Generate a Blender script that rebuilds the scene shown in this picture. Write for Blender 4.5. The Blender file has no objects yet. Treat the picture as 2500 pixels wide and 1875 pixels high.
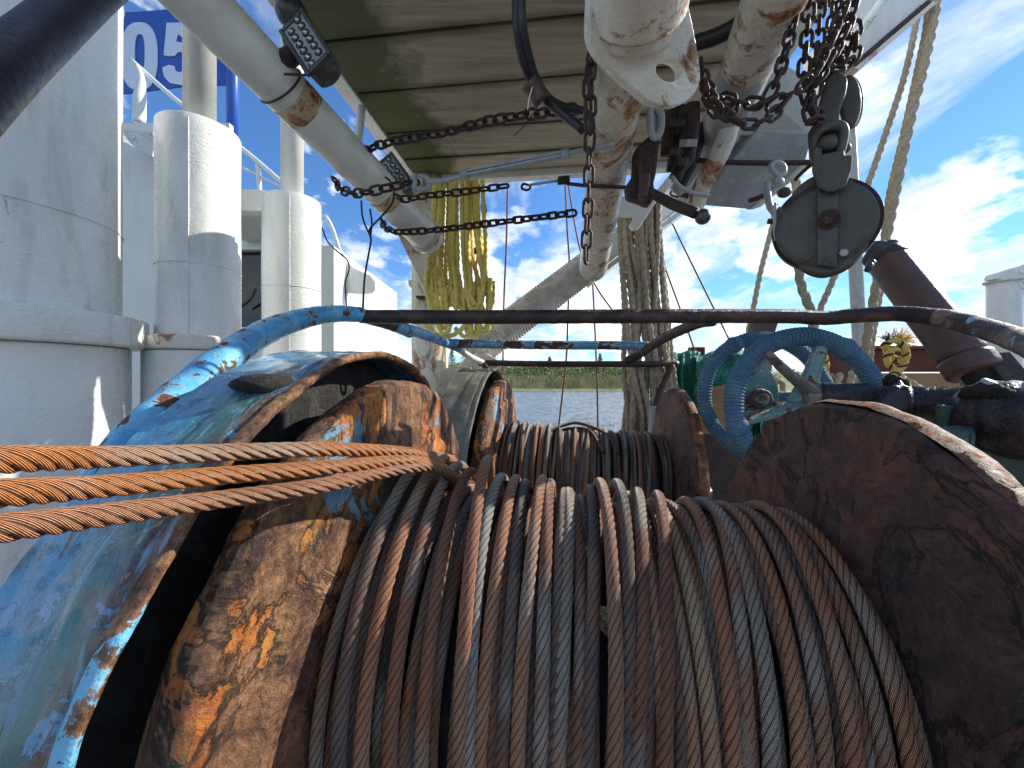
import bpy, bmesh, math, random
import numpy as np
from mathutils import Vector, Matrix, noise as mnoise

sc = bpy.context.scene
COL = sc.collection
# ------------------------------------------------------------------ camera
F = 972.0                      # focal length in photo pixels (2500 wide)
cam = bpy.data.cameras.new('camera'); cam.sensor_width = 36; cam.lens = 36*F/2500
cam.shift_y = -0.005; cam.clip_start = 0.02; cam.clip_end = 9000
co = bpy.data.objects.new('camera', cam); COL.objects.link(co)
co.location = (0, 0, 0); co.rotation_euler = (math.radians(90), 0, 0); sc.camera = co
# ------------------------------------------------------------------ light
SUN = Vector((0.78, 0.27, 0.47)).normalized()
EL = math.asin(SUN.z); AZ = math.atan2(SUN.x, SUN.y)
sl = bpy.data.lights.new('sun', 'SUN'); sl.energy = 3.9; sl.angle = math.radians(0.5); sl.color = (1, .93, .82)
so = bpy.data.objects.new('sun', sl); COL.objects.link(so)
so.rotation_euler = (-SUN).to_track_quat('-Z', 'Y').to_euler()
sc.view_settings.view_transform = 'Standard'; sc.view_settings.look = 'None'
sc.view_settings.gamma = 1; sc.view_settings.use_curve_mapping = False
sc.view_settings.exposure = 0.82

class Nodes:
    def __init__(s, tree): s.t = tree
    def n(s, typ, **kw):
        nd = s.t.nodes.new(typ)
        for k, v in kw.items(): setattr(nd, k, v)
        return nd
    def put(s, sock, v):
        if isinstance(v, bpy.types.NodeSocket): s.t.links.new(v, sock)
        elif isinstance(v, (tuple, list)) and len(v) == 3 and sock.type == 'RGBA': sock.default_value = (*v, 1)
        else: sock.default_value = v
    def co(s, kind='Object', scale=(1, 1, 1), loc=(0, 0, 0), rot=(0, 0, 0)):
        tc = s.n('ShaderNodeTexCoord'); mp = s.n('ShaderNodeMapping')
        s.t.links.new(tc.outputs[kind], mp.inputs[0])
        mp.inputs['Scale'].default_value = scale; mp.inputs['Location'].default_value = loc
        mp.inputs['Rotation'].default_value = rot
        return mp.outputs[0]
    def noise(s, vec, sc_=5, d=6, r=.55, dist=0, col=False):
        nd = s.n('ShaderNodeTexNoise'); s.put(nd.inputs['Vector'], vec)
        nd.inputs['Scale'].default_value = sc_; nd.inputs['Detail'].default_value = d
        nd.inputs['Roughness'].default_value = r; nd.inputs['Distortion'].default_value = dist
        return nd.outputs['Color' if col else 'Fac']
    def voro(s, vec, sc_=5, feature='F1', out='Distance'):
        nd = s.n('ShaderNodeTexVoronoi', feature=feature); s.put(nd.inputs['Vector'], vec)
        nd.inputs['Scale'].default_value = sc_; return nd.outputs[out]
    def ramp(s, fac, stops, interp='LINEAR'):
        nd = s.n('ShaderNodeValToRGB'); s.put(nd.inputs[0], fac); cr = nd.color_ramp; cr.interpolation = interp
        while len(cr.elements) < len(stops): cr.elements.new(.5)
        for e, (p, c) in zip(cr.elements, stops):
            e.position = p; e.color = (*c, 1) if isinstance(c, (tuple, list)) else (c, c, c, 1)
        return nd.outputs[0]
    def mix(s, f, a, b, mode='MIX'):
        nd = s.n('ShaderNodeMix', data_type='RGBA', blend_type=mode)
        s.put(nd.inputs[0], f); s.put(nd.inputs[6], a); s.put(nd.inputs[7], b); return nd.outputs[2]
    def m(s, op, a, b=0.0, c=0.0):
        nd = s.n('ShaderNodeMath', operation=op); s.put(nd.inputs[0], a); s.put(nd.inputs[1], b); s.put(nd.inputs[2], c)
        return nd.outputs[0]
    def bump(s, h, strength=.5, dist=.01, nrm=None):
        nd = s.n('ShaderNodeBump'); s.put(nd.inputs['Height'], h)
        nd.inputs['Strength'].default_value = strength; nd.inputs['Distance'].default_value = dist
        if nrm is not None: s.put(nd.inputs['Normal'], nrm)
        return nd.outputs[0]
    def sep(s, v):
        nd = s.n('ShaderNodeSeparateXYZ'); s.put(nd.inputs[0], v); return nd.outputs
    def comb(s, x, y, z):
        nd = s.n('ShaderNodeCombineXYZ')
        for i, v in enumerate((x, y, z)): s.put(nd.inputs[i], v)
        return nd.outputs[0]

OX, OY = 13.3, 6.6
# ------------------------------------------------------------------ world sky
w = bpy.data.worlds.new('World'); sc.world = w; w.use_nodes = True
W = Nodes(w.node_tree); w.node_tree.nodes.clear()
sky = W.n('ShaderNodeTexSky', sky_type='NISHITA'); sky.sun_disc = False
sky.sun_elevation = EL; sky.sun_rotation = AZ; sky.air_density = 1.0; sky.dust_density = .05; sky.ozone_density = 4.0
skyc = W.mix(1.0, sky.outputs[0], (0.64, .90, 1.14), 'MULTIPLY')
d = W.co('Generated'); sx, sy, sz = W.sep(d)
hz = W.m('ADD', W.m('MAXIMUM', sz, 0), .16)
pl = W.comb(W.m('DIVIDE', sx, hz), W.m('DIVIDE', sy, hz), 0)
mpn = W.n('ShaderNodeMapping'); W.put(mpn.inputs[0], pl); mpn.inputs['Rotation'].default_value = (0, 0, math.radians(40)); mpn.inputs['Scale'].default_value = (1.25, .42, 1)
mpn.inputs['Location'].default_value = (OX, 1.3, 0)
ci = W.noise(mpn.outputs[0], 1.5, 10, .60, .45)                      # streaky high cloud
cu = W.noise(W.co('Generated', (1, 1, 1.9), (OY, 0.1, .2)), 5.0, 10, .56, .1)   # heaped low cloud
elev = W.ramp(sz, [(0, .95), (.12, .80), (.30, .50), (.48, .14), (.7, 0)])
cum = W.ramp(W.m('ADD', cu, W.m('MULTIPLY', elev, .22)), [(.585, 0), (.65, .7), (.75, 1)])
cim = W.m('MULTIPLY', W.ramp(ci, [(.49, 0), (.60, .55), (.72, 1)]), .8)
cov = W.m('MAXIMUM', cum, cim)
cs = W.noise(W.co('Generated', (1, 1, 2.2), (OY+.012, .1, .235)), 5.0, 9, .6)
ccol = W.ramp(cs, [(.38, (3.9, 4.6, 5.4)), (.49, (6.0, 6.5, 7.0)), (.60, (9.6, 9.6, 9.6))])
fin = W.mix(cov, skyc, ccol)
bg = W.n('ShaderNodeBackground'); W.put(bg.inputs[0], fin); bg.inputs[1].default_value = .105
wo = W.n('ShaderNodeOutputWorld'); w.node_tree.links.new(bg.outputs[0], wo.inputs[0])

# ------------------------------------------------------------------ helpers
def P(px, py, y): return Vector(((px-1250)/F*y, y, -(py-925)/F*y))
def PP(l): return [P(*a) for a in l]
def sstep(a, b, x):
    t = min(1, max(0, (x-a)/(b-a))); return t*t*(3-2*t)

def mat(name, fn):
    m = bpy.data.materials.new(name); m.use_nodes = True; m.node_tree.nodes.clear()
    N = Nodes(m.node_tree); bs = N.n('ShaderNodeBsdfPrincipled'); o = N.n('ShaderNodeOutputMaterial')
    m.node_tree.links.new(bs.outputs[0], o.inputs[0]); r = fn(N)
    for k, v in r.items(): N.put(bs.inputs[k], v)
    return m

class MB:
    def __init__(s): s.v = []; s.f = []; s.uv = []; s.has_uv = False
    def add(s, v, f, uv=None):
        o = len(s.v); s.v += [tuple(p) for p in v]; s.f += [tuple(i+o for i in q) for q in f]
        if uv is not None: s.has_uv = True; s.uv += uv
        else: s.uv += [(0, 0)]*sum(len(q) for q in f)
        return s
    def build(s, name, m, parent=None, smooth=True, label=None, cat=None, group=None, kind=None, angle=None):
        v = np.array(s.v, float)
        org = np.array(parent.matrix_world.translation if parent is not None and parent.name not in ROOTLOC else (ROOTLOC[parent.name] if parent is not None else (v[:, 0].mean(), v[:, 1].mean(), v[:, 2].min())))
        me = bpy.data.meshes.new(name); me.from_pydata((v-org).tolist(), [], s.f)
        if s.has_uv:
            ul = me.uv_layers.new(name='UVMap'); ul.data.foreach_set('uv', np.array(s.uv, 'f').ravel())
        bm = bmesh.new(); bm.from_mesh(me); bmesh.ops.recalc_face_normals(bm, faces=bm.faces); bm.to_mesh(me); bm.free()
        me.materials.append(m)
        me.polygons.foreach_set('use_smooth', [smooth]*len(me.polygons))
        if smooth and angle is not None: me.set_sharp_from_angle(angle=math.radians(angle))
        o = bpy.data.objects.new(name, me); COL.objects.link(o)
        if parent is None: o.location = org; ROOTLOC[o.name] = tuple(org)
        else: o.parent = parent; ROOTLOC[o.name] = tuple(org)
        tag(o, label, cat, group, kind)
        return o
ROOTLOC = {}
def tag(o, label=None, cat=None, group=None, kind=None):
    for k, v in (('label', label), ('category', cat), ('group', group), ('kind', kind)):
        if v: o[k] = v
def thing(name, label, cat, loc, group=None):
    o = bpy.data.objects.new(name, None); COL.objects.link(o); o.location = loc; o.empty_display_size = .1
    ROOTLOC[o.name] = tuple(loc); tag(o, label, cat, group); return o

def resample(pts, step, closed=False):
    pts = [Vector(p) for p in pts]; n = len(pts); out = []
    segs = n if closed else n-1
    for i in range(segs):
        if closed: p0, p1, p2, p3 = pts[i-1], pts[i], pts[(i+1) % n], pts[(i+2) % n]
        else:
            p1, p2 = pts[i], pts[i+1]; p0 = pts[i-1] if i > 0 else p1*2-p2; p3 = pts[i+2] if i+2 < n else p2*2-p1
        k = max(2, int((p2-p1).length/step*1.5)+1)
        for j in range(k):
            t = j/k
            out.append(.5*((2*p1)+(-p0+p2)*t+(2*p0-5*p1+4*p2-p3)*t*t+(-p0+3*p1-3*p2+p3)*t**3))
    if not closed: out.append(pts[-1])
    a = np.array([tuple(p) for p in out])
    if closed: a = np.vstack([a, a[:1]])
    L = np.concatenate([[0], np.cumsum(np.linalg.norm(np.diff(a, axis=0), axis=1))])
    m = max(2, int(L[-1]/step)+1); s = np.linspace(0, L[-1], m+(0 if not closed else 1))
    r = np.stack([np.interp(s, L, a[:, k]) for k in range(3)], 1)
    if closed: r = r[:-1]; s = s[:-1]
    return r, s

def frames(path, closed=False):
    n = len(path); T = np.zeros_like(path)
    T[1:-1] = path[2:]-path[:-2]; T[0] = path[1]-path[0]; T[-1] = path[-1]-path[-2]
    if closed: T[0] = path[1]-path[-1]; T[-1] = path[0]-path[-2]
    T /= np.linalg.norm(T, axis=1)[:, None]
    A = np.zeros_like(path); up = np.array([0, 0, 1.]) if abs(T[0][2]) < .9 else np.array([0, 1., 0])
    a = np.cross(T[0], up); a /= np.linalg.norm(a); A[0] = a
    for i in range(1, n):
        a = a-T[i]*np.dot(a, T[i]); a /= np.linalg.norm(a); A[i] = a
    return T, A, np.cross(T, A)

def sweep(path, rad, nseg=12, s=None, lobes=0, depth=.12, pitch=.1, caps=True, closed=False, flat=None, phase=0):
    """tube of radius rad (number or array) along a resampled path; lobes = twisted strands of a rope"""
    n = len(path); T, A, B = frames(path, closed)
    if s is None: s = np.concatenate([[0], np.cumsum(np.linalg.norm(np.diff(path, axis=0), axis=1))])
    rad = np.broadcast_to(np.asarray(rad, float), (n,)) if np.ndim(rad) < 2 else rad
    th = np.arange(nseg)*2*math.pi/nseg
    if rad.ndim == 1: R = np.repeat(rad[:, None], nseg, 1)
    else: R = rad
    if lobes:
        ph = th[None, :]-2*math.pi*s[:, None]/pitch+phase
        seg = 2*math.pi/lobes; f_ = (ph % seg)-seg/2
        if lobes == 3: d_, q_, mn = .50, .52, .72
        else: d_, q_, mn = .64, .36, .76
        prof_ = d_*np.cos(f_)+np.sqrt(np.maximum(0, q_*q_-(d_*np.sin(f_))**2))
        R = R*np.maximum(mn, prof_)*1.02
    X = np.cos(th)[None, :, None]*A[:, None, :]; Y = np.sin(th)[None, :, None]*B[:, None, :]
    if flat: X = X*flat[0]; Y = Y*flat[1]
    V = path[:, None, :]+R[:, :, None]*(X+Y)
    V = V.reshape(-1, 3).tolist(); f = []; uv = []
    rng = n if closed else n-1
    for i in range(rng):
        i2 = (i+1) % n; s1 = s[i]; s2 = s[i+1] if i+1 < n else s[i]+(s[1]-s[0])
        for j in range(nseg):
            k = (j+1) % nseg
            f.append((i*nseg+j, i2*nseg+j, i2*nseg+k, i*nseg+k))
            u1, u2 = j/nseg, (j+1)/nseg
            if lobes:
                a1, a2 = s1/pitch-phase/2/math.pi, s2/pitch-phase/2/math.pi
                uv += [(u1-a1, s1), (u1-a2, s2), (u2-a2, s2), (u2-a1, s1)]
            else: uv += [(u1, s1), (u1, s2), (u2, s2), (u2, s1)]
    if caps and not closed:
        f.append(tuple(range(nseg))[::-1]); uv += [(0, 0)]*nseg
        f.append(tuple((n-1)*nseg+j for j in range(nseg))); uv += [(0, 0)]*nseg
    return V, f, uv

def tube(pts, r, nseg=14, step=None, rough=0.0, seed=0, closed=False, mb=None, flat=None, straight=False):
    """smooth tube; r is a number or a list of radii at pts; rough adds corroded lumps (relative)"""
    mb = mb or MB()
    if straight:
        P0 = [Vector(p) for p in pts]; dense = []
        st = step or .03
        for a, b in zip(P0[:-1], P0[1:]):
            k = max(1, int((b-a).length/st)); dense += [a.lerp(b, j/k) for j in range(k)]
        dense.append(P0[-1]); path = np.array([tuple(p) for p in dense])
        s = np.concatenate([[0], np.cumsum(np.linalg.norm(np.diff(path, axis=0), axis=1))])
    else: path, s = resample(pts, step or .02, closed)
    if isinstance(r, (list, tuple)):
        L = [0]
        for a, b in zip(pts[:-1], pts[1:]): L.append(L[-1]+(Vector(b)-Vector(a)).length)
        rr = np.interp(s/s[-1], np.array(L)/L[-1], r)
    else: rr = np.full(len(path), float(r))
    if rough:
        T, A, B = frames(path, closed); R = np.zeros((len(path), nseg))
        for i in range(len(path)):
            for j in range(nseg):
                th = 2*math.pi*j/nseg
                p = Vector(path[i])+Vector(A[i]*math.cos(th)+B[i]*math.sin(th))*float(rr[i])
                q = p/float(rr[i])*.55+Vector((seed*7.1, 0, 0))
                R[i, j] = rr[i]*(1+rough*mnoise.fractal(q*1.7, .8, 2.1, 4))
        rr = R
    mb.add(*sweep(path, rr, nseg, s, closed=closed, flat=flat)); return mb

def rope_mb(pts, r, lobes=3, pitch=None, step=None, nseg=None, depth=.16, closed=False, mb=None, phase=0):
    mb = mb or MB(); path, s = resample(pts, step or r*.45, closed)
    mb.add(*sweep(path, r, nseg or lobes*4, s, lobes, depth, pitch or r*(9 if lobes == 3 else 13), closed=closed, phase=phase)); return mb

def cyl(a, b, r, r2=None, n=24, mb=None):
    mb = mb or MB(); r2 = r if r2 is None else r2
    mb.add(*sweep(np.array([tuple(a), tuple(b)]), np.array([r, r2]), n)); return mb

def extrude(front, vec, mb=None, holes=None):
    """solid from a planar outline (world points) pushed along vec"""
    mb = mb or MB(); n = len(front); v = [Vector(p) for p in front]; v2 = [p+Vector(vec) for p in v]
    mb.add(v+v2, [tuple(range(n)), tuple(range(2*n-1, n-1, -1))]+[(i, n+i, n+(i+1) % n, (i+1) % n) for i in range(n)]); return mb

def ringplate(outer, inner, vec, mb=None):
    """plate with a hole: outer and inner outlines with the same number of points"""
    mb = mb or MB(); n = len(outer); vec = Vector(vec)
    o1 = [Vector(p) for p in outer]; i1 = [Vector(p) for p in inner]; V = o1+i1+[p+vec for p in o1]+[p+vec for p in i1]; f = []
    for k in range(n):
        q = (k+1) % n
        f += [(k, q, n+q, n+k), (2*n+k, 3*n+k, 3*n+q, 2*n+q), (k, 2*n+k, 2*n+q, q), (n+k, n+q, 3*n+q, 3*n+k)]
    mb.add(V, f); return mb

def box(c, ax, mb=None):
    """box from centre and three half-axis vectors"""
    mb = mb or MB(); c = Vector(c); a, b, d = [Vector(x) for x in ax]
    v = [c+a*i+b*j+d*k for i in (-1, 1) for j in (-1, 1) for k in (-1, 1)]
    mb.add(v, [(0, 1, 3, 2), (4, 6, 7, 5), (0, 4, 5, 1), (2, 3, 7, 6), (0, 2, 6, 4), (1, 5, 7, 3)]); return mb
def aabox(x0, x1, y0, y1, z0, z1, mb=None):
    return box(((x0+x1)/2, (y0+y1)/2, (z0+z1)/2), (((x1-x0)/2, 0, 0), (0, (y1-y0)/2, 0), (0, 0, (z1-z0)/2)), mb)
def beam(a, b, wv, hv, mb=None):
    """box beam from a to b with half-width vectors wv, hv"""
    a, b = Vector(a), Vector(b); return box((a+b)/2, ((b-a)/2, wv, hv), mb)
def bevel(o, wdt=.004, seg=2):
    m = o.modifiers.new('bevel', 'BEVEL'); m.width = wdt; m.segments = seg; m.limit_method = 'ANGLE'; m.angle_limit = math.radians(40); return o
def ball(c, r, mb=None, n=16, sq=(1, 1, 1), rough=0):
    mb = mb or MB(); V = []; f = []; c = Vector(c); h = n//2
    for i in range(h+1):
        for j in range(n):
            ph = math.pi*i/h; th = 2*math.pi*j/n
            dv = Vector((math.sin(ph)*math.cos(th)*sq[0], math.sin(ph)*math.sin(th)*sq[1], math.cos(ph)*sq[2]))
            k = 1+rough*mnoise.noise((c+dv*r)/r*1.3) if rough else 1
            V.append(c+dv*r*k)
    for i in range(h):
        for j in range(n): k = (j+1) % n; f.append((i*n+j, (i+1)*n+j, (i+1)*n+k, i*n+k))
    mb.add(V, f); return mb

# ------------------------------------------------------------------ materials
def white_paint(base=(.84, .85, .81), rust=.5, peel=1.0, dirt=.35, yellow=0.0, seed=0):
    def fn(N):
        c = N.co('Object', loc=(seed, seed*.7, 0)); st = N.co('Object', (1, 1, .22), (seed*1.3, 0, 0))
        big = N.noise(c, 2.2, 5, .6); fine = N.noise(c, 60, 4, .6); stn = N.noise(st, 7, 6, .65, .5)
        col = N.mix(N.ramp(big, [(.35, 0), (.7, .35+dirt*.3)]), base, (base[0]*.80, base[1]*.83, base[2]*.82))
        col = N.mix(N.m('MULTIPLY', N.ramp(stn, [(.52, 0), (.75, 1)]), dirt), col, (.34, .33, .28))
        if yellow: col = N.mix(N.m('MULTIPLY', N.ramp(N.noise(c, 3.3, 6, .6), [(.4, 0), (.62, 1)]), yellow), col, (.48, .36, .19))
        rs = N.noise(N.co('Object', (1, 1, .5), (seed*2.1, 3, 1)), 8.0, 9, .72, .8)
        rm = N.ramp(rs, [(.70-.13*rust, 0), (.735-.13*rust, .7), (.80-.13*rust, 1)])
        rc = N.ramp(N.noise(c, 45, 6, .7), [(.36, (.07, .025, .012)), (.5, (.30, .10, .02)), (.64, (.55, .27, .07))])
        col = N.mix(rm, col, rc)
        sp = N.ramp(N.voro(N.co('Object', loc=(seed, 9, 2)), 16), [(.02, 1), (.055, 0)])
        sp = N.m('MULTIPLY', sp, N.ramp(N.noise(c, 4.1, 2), [(.5, 0), (.6, 1)]))
        col = N.mix(sp, col, (.07, .06, .05))
        w1 = N.noise(N.co('Object', (1, 1, 2.3)), 26, 5, .6, 1.2)
        b = N.bump(N.m('ADD', N.m('MULTIPLY', w1, N.ramp(N.noise(c, 3.1, 3), [(.4, .15), (.6, 1)])), N.m('MULTIPLY', fine, .15)), .7*peel, .009)
        return {'Base Color': col, 'Roughness': N.ramp(fine, [(.3, .16), (.7, .34)]), 'Normal': b}
    return fn
def rust(a, b_, c_, dark=(.02, .014, .012), scale=6, streak=(1, 1, 1), flakes=1.0, blue=0.0, seed=0, rgh=.62, yellow=0, bstr=.8):
    def fn(N):
        c = N.co('Object', streak, (seed, seed*.3, 0)); c1 = N.co('Object', loc=(seed, 0, seed))
        n1 = N.noise(c, scale, 9, .68, .9); n2 = N.noise(c1, scale*6, 7, .65, .2); n3 = N.noise(c, scale*.7, 4, .6, 1.4)
        col = N.ramp(n1, [(.30, dark), (.42, a), (.53, b_), (.66, c_)])
        col = N.mix(N.ramp(n2, [(.42, .55), (.6, 0)]), col, dark)
        col = N.mix(N.m('MULTIPLY', N.ramp(n3, [(.56, 0), (.66, 1)]), .8), col, c_)
        if yellow: col = N.mix(N.m('MULTIPLY', N.ramp(N.noise(c, scale*1.3, 6, .6, .5), [(.55, 0), (.65, 1)]), yellow), col, (.50, .27, .06))
        cr = N.voro(N.mix(.12, c1, N.noise(c1, 9, 4, col=True)), scale*1.6, 'DISTANCE_TO_EDGE')
        crk = N.m('MULTIPLY', N.ramp(cr, [(0, 1), (.018, 0)]), N.ramp(n3, [(.47, 0), (.57, 1)]))
        col = N.mix(crk, col, (.012, .008, .006))
        if blue:
            nb = N.noise(N.co('Object', tuple(x*1.1 for x in streak), (3+seed, 1, 2)), scale*1.2, 8, .7, .8)
            col = N.mix(N.ramp(nb, [(.62-.1*blue, 0), (.645-.1*blue, 1)]), col, N.mix(n2, (.12, .42, .68), (.42, .62, .66)))
        h = N.m('ADD', N.m('ADD', n1, N.m('MULTIPLY', n2, .5)), N.m('MULTIPLY', crk, -.35*flakes))
        return {'Base Color': col, 'Roughness': N.ramp(n2, [(.3, rgh-.14), (.7, rgh+.2)]), 'Normal': N.bump(h, bstr, .012)}
    return fn
def chipped(base, base2, chip=.5, rustc=((.05, .022, .012), (.20, .075, .025)), scale=8, streak=(1, 1, 1), seed=0, bstr=.6, light=(.62, .6, .5)):
    """gloss paint flaking off to rust"""
    def fn(N):
        c = N.co('Object', streak, (seed, 0, seed)); c1 = N.co('Object', loc=(0, seed, 0))
        n1 = N.noise(c, scale, 9, .66, .7); n2 = N.noise(c1, scale*7, 6, .65); n3 = N.noise(c, scale*.4, 5, .6, .8)
        paint = N.mix(N.ramp(n3, [(.38, 0), (.62, 1)]), base, base2)
        paint = N.mix(N.ramp(n2, [(.55, 0), (.75, .6)]), paint, tuple(x*.35 for x in base2))
        rc = N.ramp(n2, [(.35, rustc[0]), (.62, rustc[1])])
        e = .66-.28*chip
        msk = N.ramp(n1, [(e, 0), (e+.025, 1)]); edge = N.ramp(n1, [(e-.03, 0), (e-.008, 1), (e+.004, 1), (e+.012, 0)])
        col = N.mix(msk, paint, rc); col = N.mix(N.m('MULTIPLY', edge, .45), col, light)
        sp = N.ramp(N.noise(c1, scale*9, 3, .7), [(.66, 0), (.70, 1)]); col = N.mix(sp, col, rustc[0])
        h = N.m('SUBTRACT', N.m('ADD', N.m('MULTIPLY', n2, .35), N.m('MULTIPLY', n1, .4)), N.m('MULTIPLY', msk, .5))
        return {'Base Color': col, 'Roughness': N.mix(msk, (.22,)*3, (.75,)*3), 'Normal': N.bump(h, bstr, .006)}
    return fn
def wire(cols, wires=38, twist=14.0, along=2.0, seed=0, rusty=.5):
    """wire rope: each wrap takes its own tone, fine wires ride over the modelled strands"""
    def fn(N):
        oi = N.n('ShaderNodeObjectInfo'); base = N.ramp(oi.outputs['Random'], [(i/len(cols), c) for i, c in enumerate(cols)], 'CONSTANT')
        uvn = N.n('ShaderNodeUVMap', uv_map='UVMap'); u, v, _ = N.sep(uvn.outputs[0])
        c = N.co('Object'); vv = N.comb(N.m('MULTIPLY', v, along), N.m('MULTIPLY', oi.outputs['Random'], 37), 0)
        patch = N.noise(vv, 3.0, 5, .6)
        base = N.mix(N.ramp(patch, [(.46, 0), (.6, rusty)]), base, (.36, .14, .06))
        base = N.mix(N.ramp(N.noise(vv, 2.2, 3, .5, .4), [(.52, 0), (.66, .8)]), base, (.36, .33, .27))
        stripe = N.m('SINE', N.m('ADD', N.m('MULTIPLY', u, 2*math.pi*wires), N.m('MULTIPLY', v, 2*math.pi*twist)))
        lobe = N.m('ABSOLUTE', N.m('SINE', N.m('MULTIPLY', u, 6*math.pi)))      # 0 between strands; groove shade is painted dark there, along with grease
        fine = N.noise(c, 380, 4, .75); mid = N.noise(N.comb(N.m('MULTIPLY', u, 9), N.m('MULTIPLY', v, 40), oi.outputs['Random']), 3, 5, .75)
        t = N.ramp(N.m('ADD', N.m('MULTIPLY', stripe, .30), N.m('MULTIPLY', N.m('ADD', fine, mid), .5)), [(.30, .16), (.48, .72), (.62, 1.25), (.74, 2.3)])
        col = N.mix(1.0, base, t, 'MULTIPLY')
        col = N.mix(N.ramp(lobe, [(.12, .85), (.5, 0)]), col, (.018, .013, .010))
        h = N.m('ADD', N.m('MULTIPLY', stripe, .5), N.m('MULTIPLY', fine, .7))
        return {'Base Color': col, 'Roughness': N.ramp(fine, [(.35, .30), (.65, .62)]), 'Specular IOR Level': .6, 'Normal': N.bump(h, .85, .0016)}
    return fn
def fibre(c1, c2, dirt=(.1, .08, .06), seed=0):
    def fn(N):
        uvn = N.n('ShaderNodeUVMap', uv_map='UVMap'); u, v, _ = N.sep(uvn.outputs[0]); c = N.co('Object', loc=(seed, 0, 0))
        n = N.noise(c, 20, 7, .75, .5); f = N.noise(c, 230, 5, .75)
        st = N.m('SINE', N.m('ADD', N.m('MULTIPLY', u, 2*math.pi*24), N.m('MULTIPLY', v, 300)))
        col = N.mix(N.ramp(n, [(.35, 0), (.65, 1)]), c1, c2); col = N.mix(N.ramp(f, [(.36, .85), (.54, 0)]), col, dirt)
        return {'Base Color': col, 'Roughness': .85, 'Normal': N.bump(N.m('ADD', N.m('MULTIPLY', st, .3), f), .6, .002)}
    return fn
def plain(c, r=.5, metal=0, bump=.3, scale=40, var=.3, dist=.004):
    def fn(N):
        co_ = N.co('Object'); n = N.noise(co_, scale, 5, .65); n2 = N.noise(co_, scale*.15, 4, .6)
        col = N.mix(N.ramp(n2, [(.35, 0), (.65, var)]), c, tuple(x*.35 for x in c)); col = N.mix(N.ramp(n, [(.5, 0), (.75, var)]), col, tuple(min(1, x*1.7+.02) for x in c))
        return {'Base Color': col, 'Roughness': N.ramp(n, [(.3, max(.05, r-.12)), (.7, min(1, r+.12))]), 'Metallic': metal, 'Normal': N.bump(n, bump, dist)}
    return fn
def wood(c1, c2, moss=0.0, seed=0, axis=0):
    def fn(N):
        s1 = [26, 26, 26]; s1[axis] = 1.2; c = N.co('Object', tuple(s1), (seed, seed, 0)); c1_ = N.co('Object', loc=(seed, 0, 0))
        g = N.noise(c, 1.6, 7, .7, .6); s2 = [6, 6, 6]; s2[axis] = .8; g2 = N.noise(N.co('Object', tuple(s2), (seed, 2, 0)), 1.3, 5, .6, 1.5)
        oi = N.n('ShaderNodeObjectInfo')
        col = N.mix(N.ramp(g, [(.3, 0), (.7, 1)]), c1, c2); col = N.mix(N.ramp(g2, [(.5, 0), (.72, .55)]), col, tuple(x*.45 for x in c1))
        col = N.mix(N.m('MULTIPLY', oi.outputs['Random'], .3), col, tuple(x*.6 for x in c2))
        kn = N.voro(N.co('Object', (1.1, 3.2, 3.2) if axis == 0 else (3.2, 1.1, 3.2), (seed*.37+.2, .3, 0)), 1.3)
        col = N.mix(N.ramp(kn, [(.045, .9), (.075, 0)]), col, (.11, .05, .025))
        if moss:
            x, y, z = N.sep(N.co('UV')); mm = N.m('ADD', x, N.m('MULTIPLY', N.noise(c1_, 7, 5, .6), .8))
            ed = N.m('ADD', N.m('ABSOLUTE', N.m('SUBTRACT', y, .5)), N.m('MULTIPLY', N.noise(N.co('Object', (1.2, 6, 6), (seed, 5, 0)), 2.5, 6, .65), .28)); col = N.mix(N.ramp(ed, [(.50, 0), (.60, .55), (.68, .85)]), col, (.075, .075, .035))
            k = N.ramp(mm, [(.78, 0), (1.25, 1)]); col = N.mix(N.m('MULTIPLY', k, moss), col, (.055, .075, .012))
        return {'Base Color': col, 'Roughness': .8, 'Normal': N.bump(g, .5, .003)}
    return fn

M = {}
M['white'] = mat('white_paint', white_paint(rust=.35, dirt=.6))
M['white_clean'] = mat('white_clean_paint', white_paint((.72, .74, .71), rust=.15, dirt=.5, peel=.7, seed=4))
M['cabin'] = mat('cabin_paint', white_paint((.74, .74, .66), rust=-.3, dirt=.25, peel=.3, seed=5))
M['white_rust'] = mat('white_rusty_paint', white_paint((.80, .80, .73), rust=1.3, yellow=.55, peel=.9, seed=2))
M['white_beam'] = mat('white_beam_paint', white_paint((.86, .86, .79), rust=.45, yellow=.3, peel=.4, seed=7))
M['white_post'] = mat('rust_streaked_white', white_paint((.76, .72, .60), rust=1.2, yellow=.9, peel=.6, seed=3))
M['grey_white'] = mat('grey_worn_paint', white_paint((.42, .45, .45), rust=.6, yellow=.2, peel=.6, seed=8))
M['galv'] = mat('grey_primer', plain((.40, .45, .46), .45, 0, .4, 30, .45))
M['black'] = mat('black_rubber', plain((.018, .018, .022), .45, 0, .3, 60, .3))
M['dark'] = mat('dark_steel', rust((.035, .02, .016), (.055, .035, .03), (.10, .05, .03), scale=22, flakes=.3, rgh=.55))
M['chain'] = mat('rusty_chain', rust((.055, .028, .02), (.085, .045, .035), (.15, .075, .045), scale=30, flakes=.2, rgh=.5))
M['chain_dark'] = mat('dark_chain', rust((.028, .016, .013), (.05, .028, .02), (.09, .045, .028), scale=30, flakes=.2, rgh=.5, seed=3))
M['block'] = mat('greasy_block_steel', plain((.075, .070, .058), .48, .2, .6, 26, .6))
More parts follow.
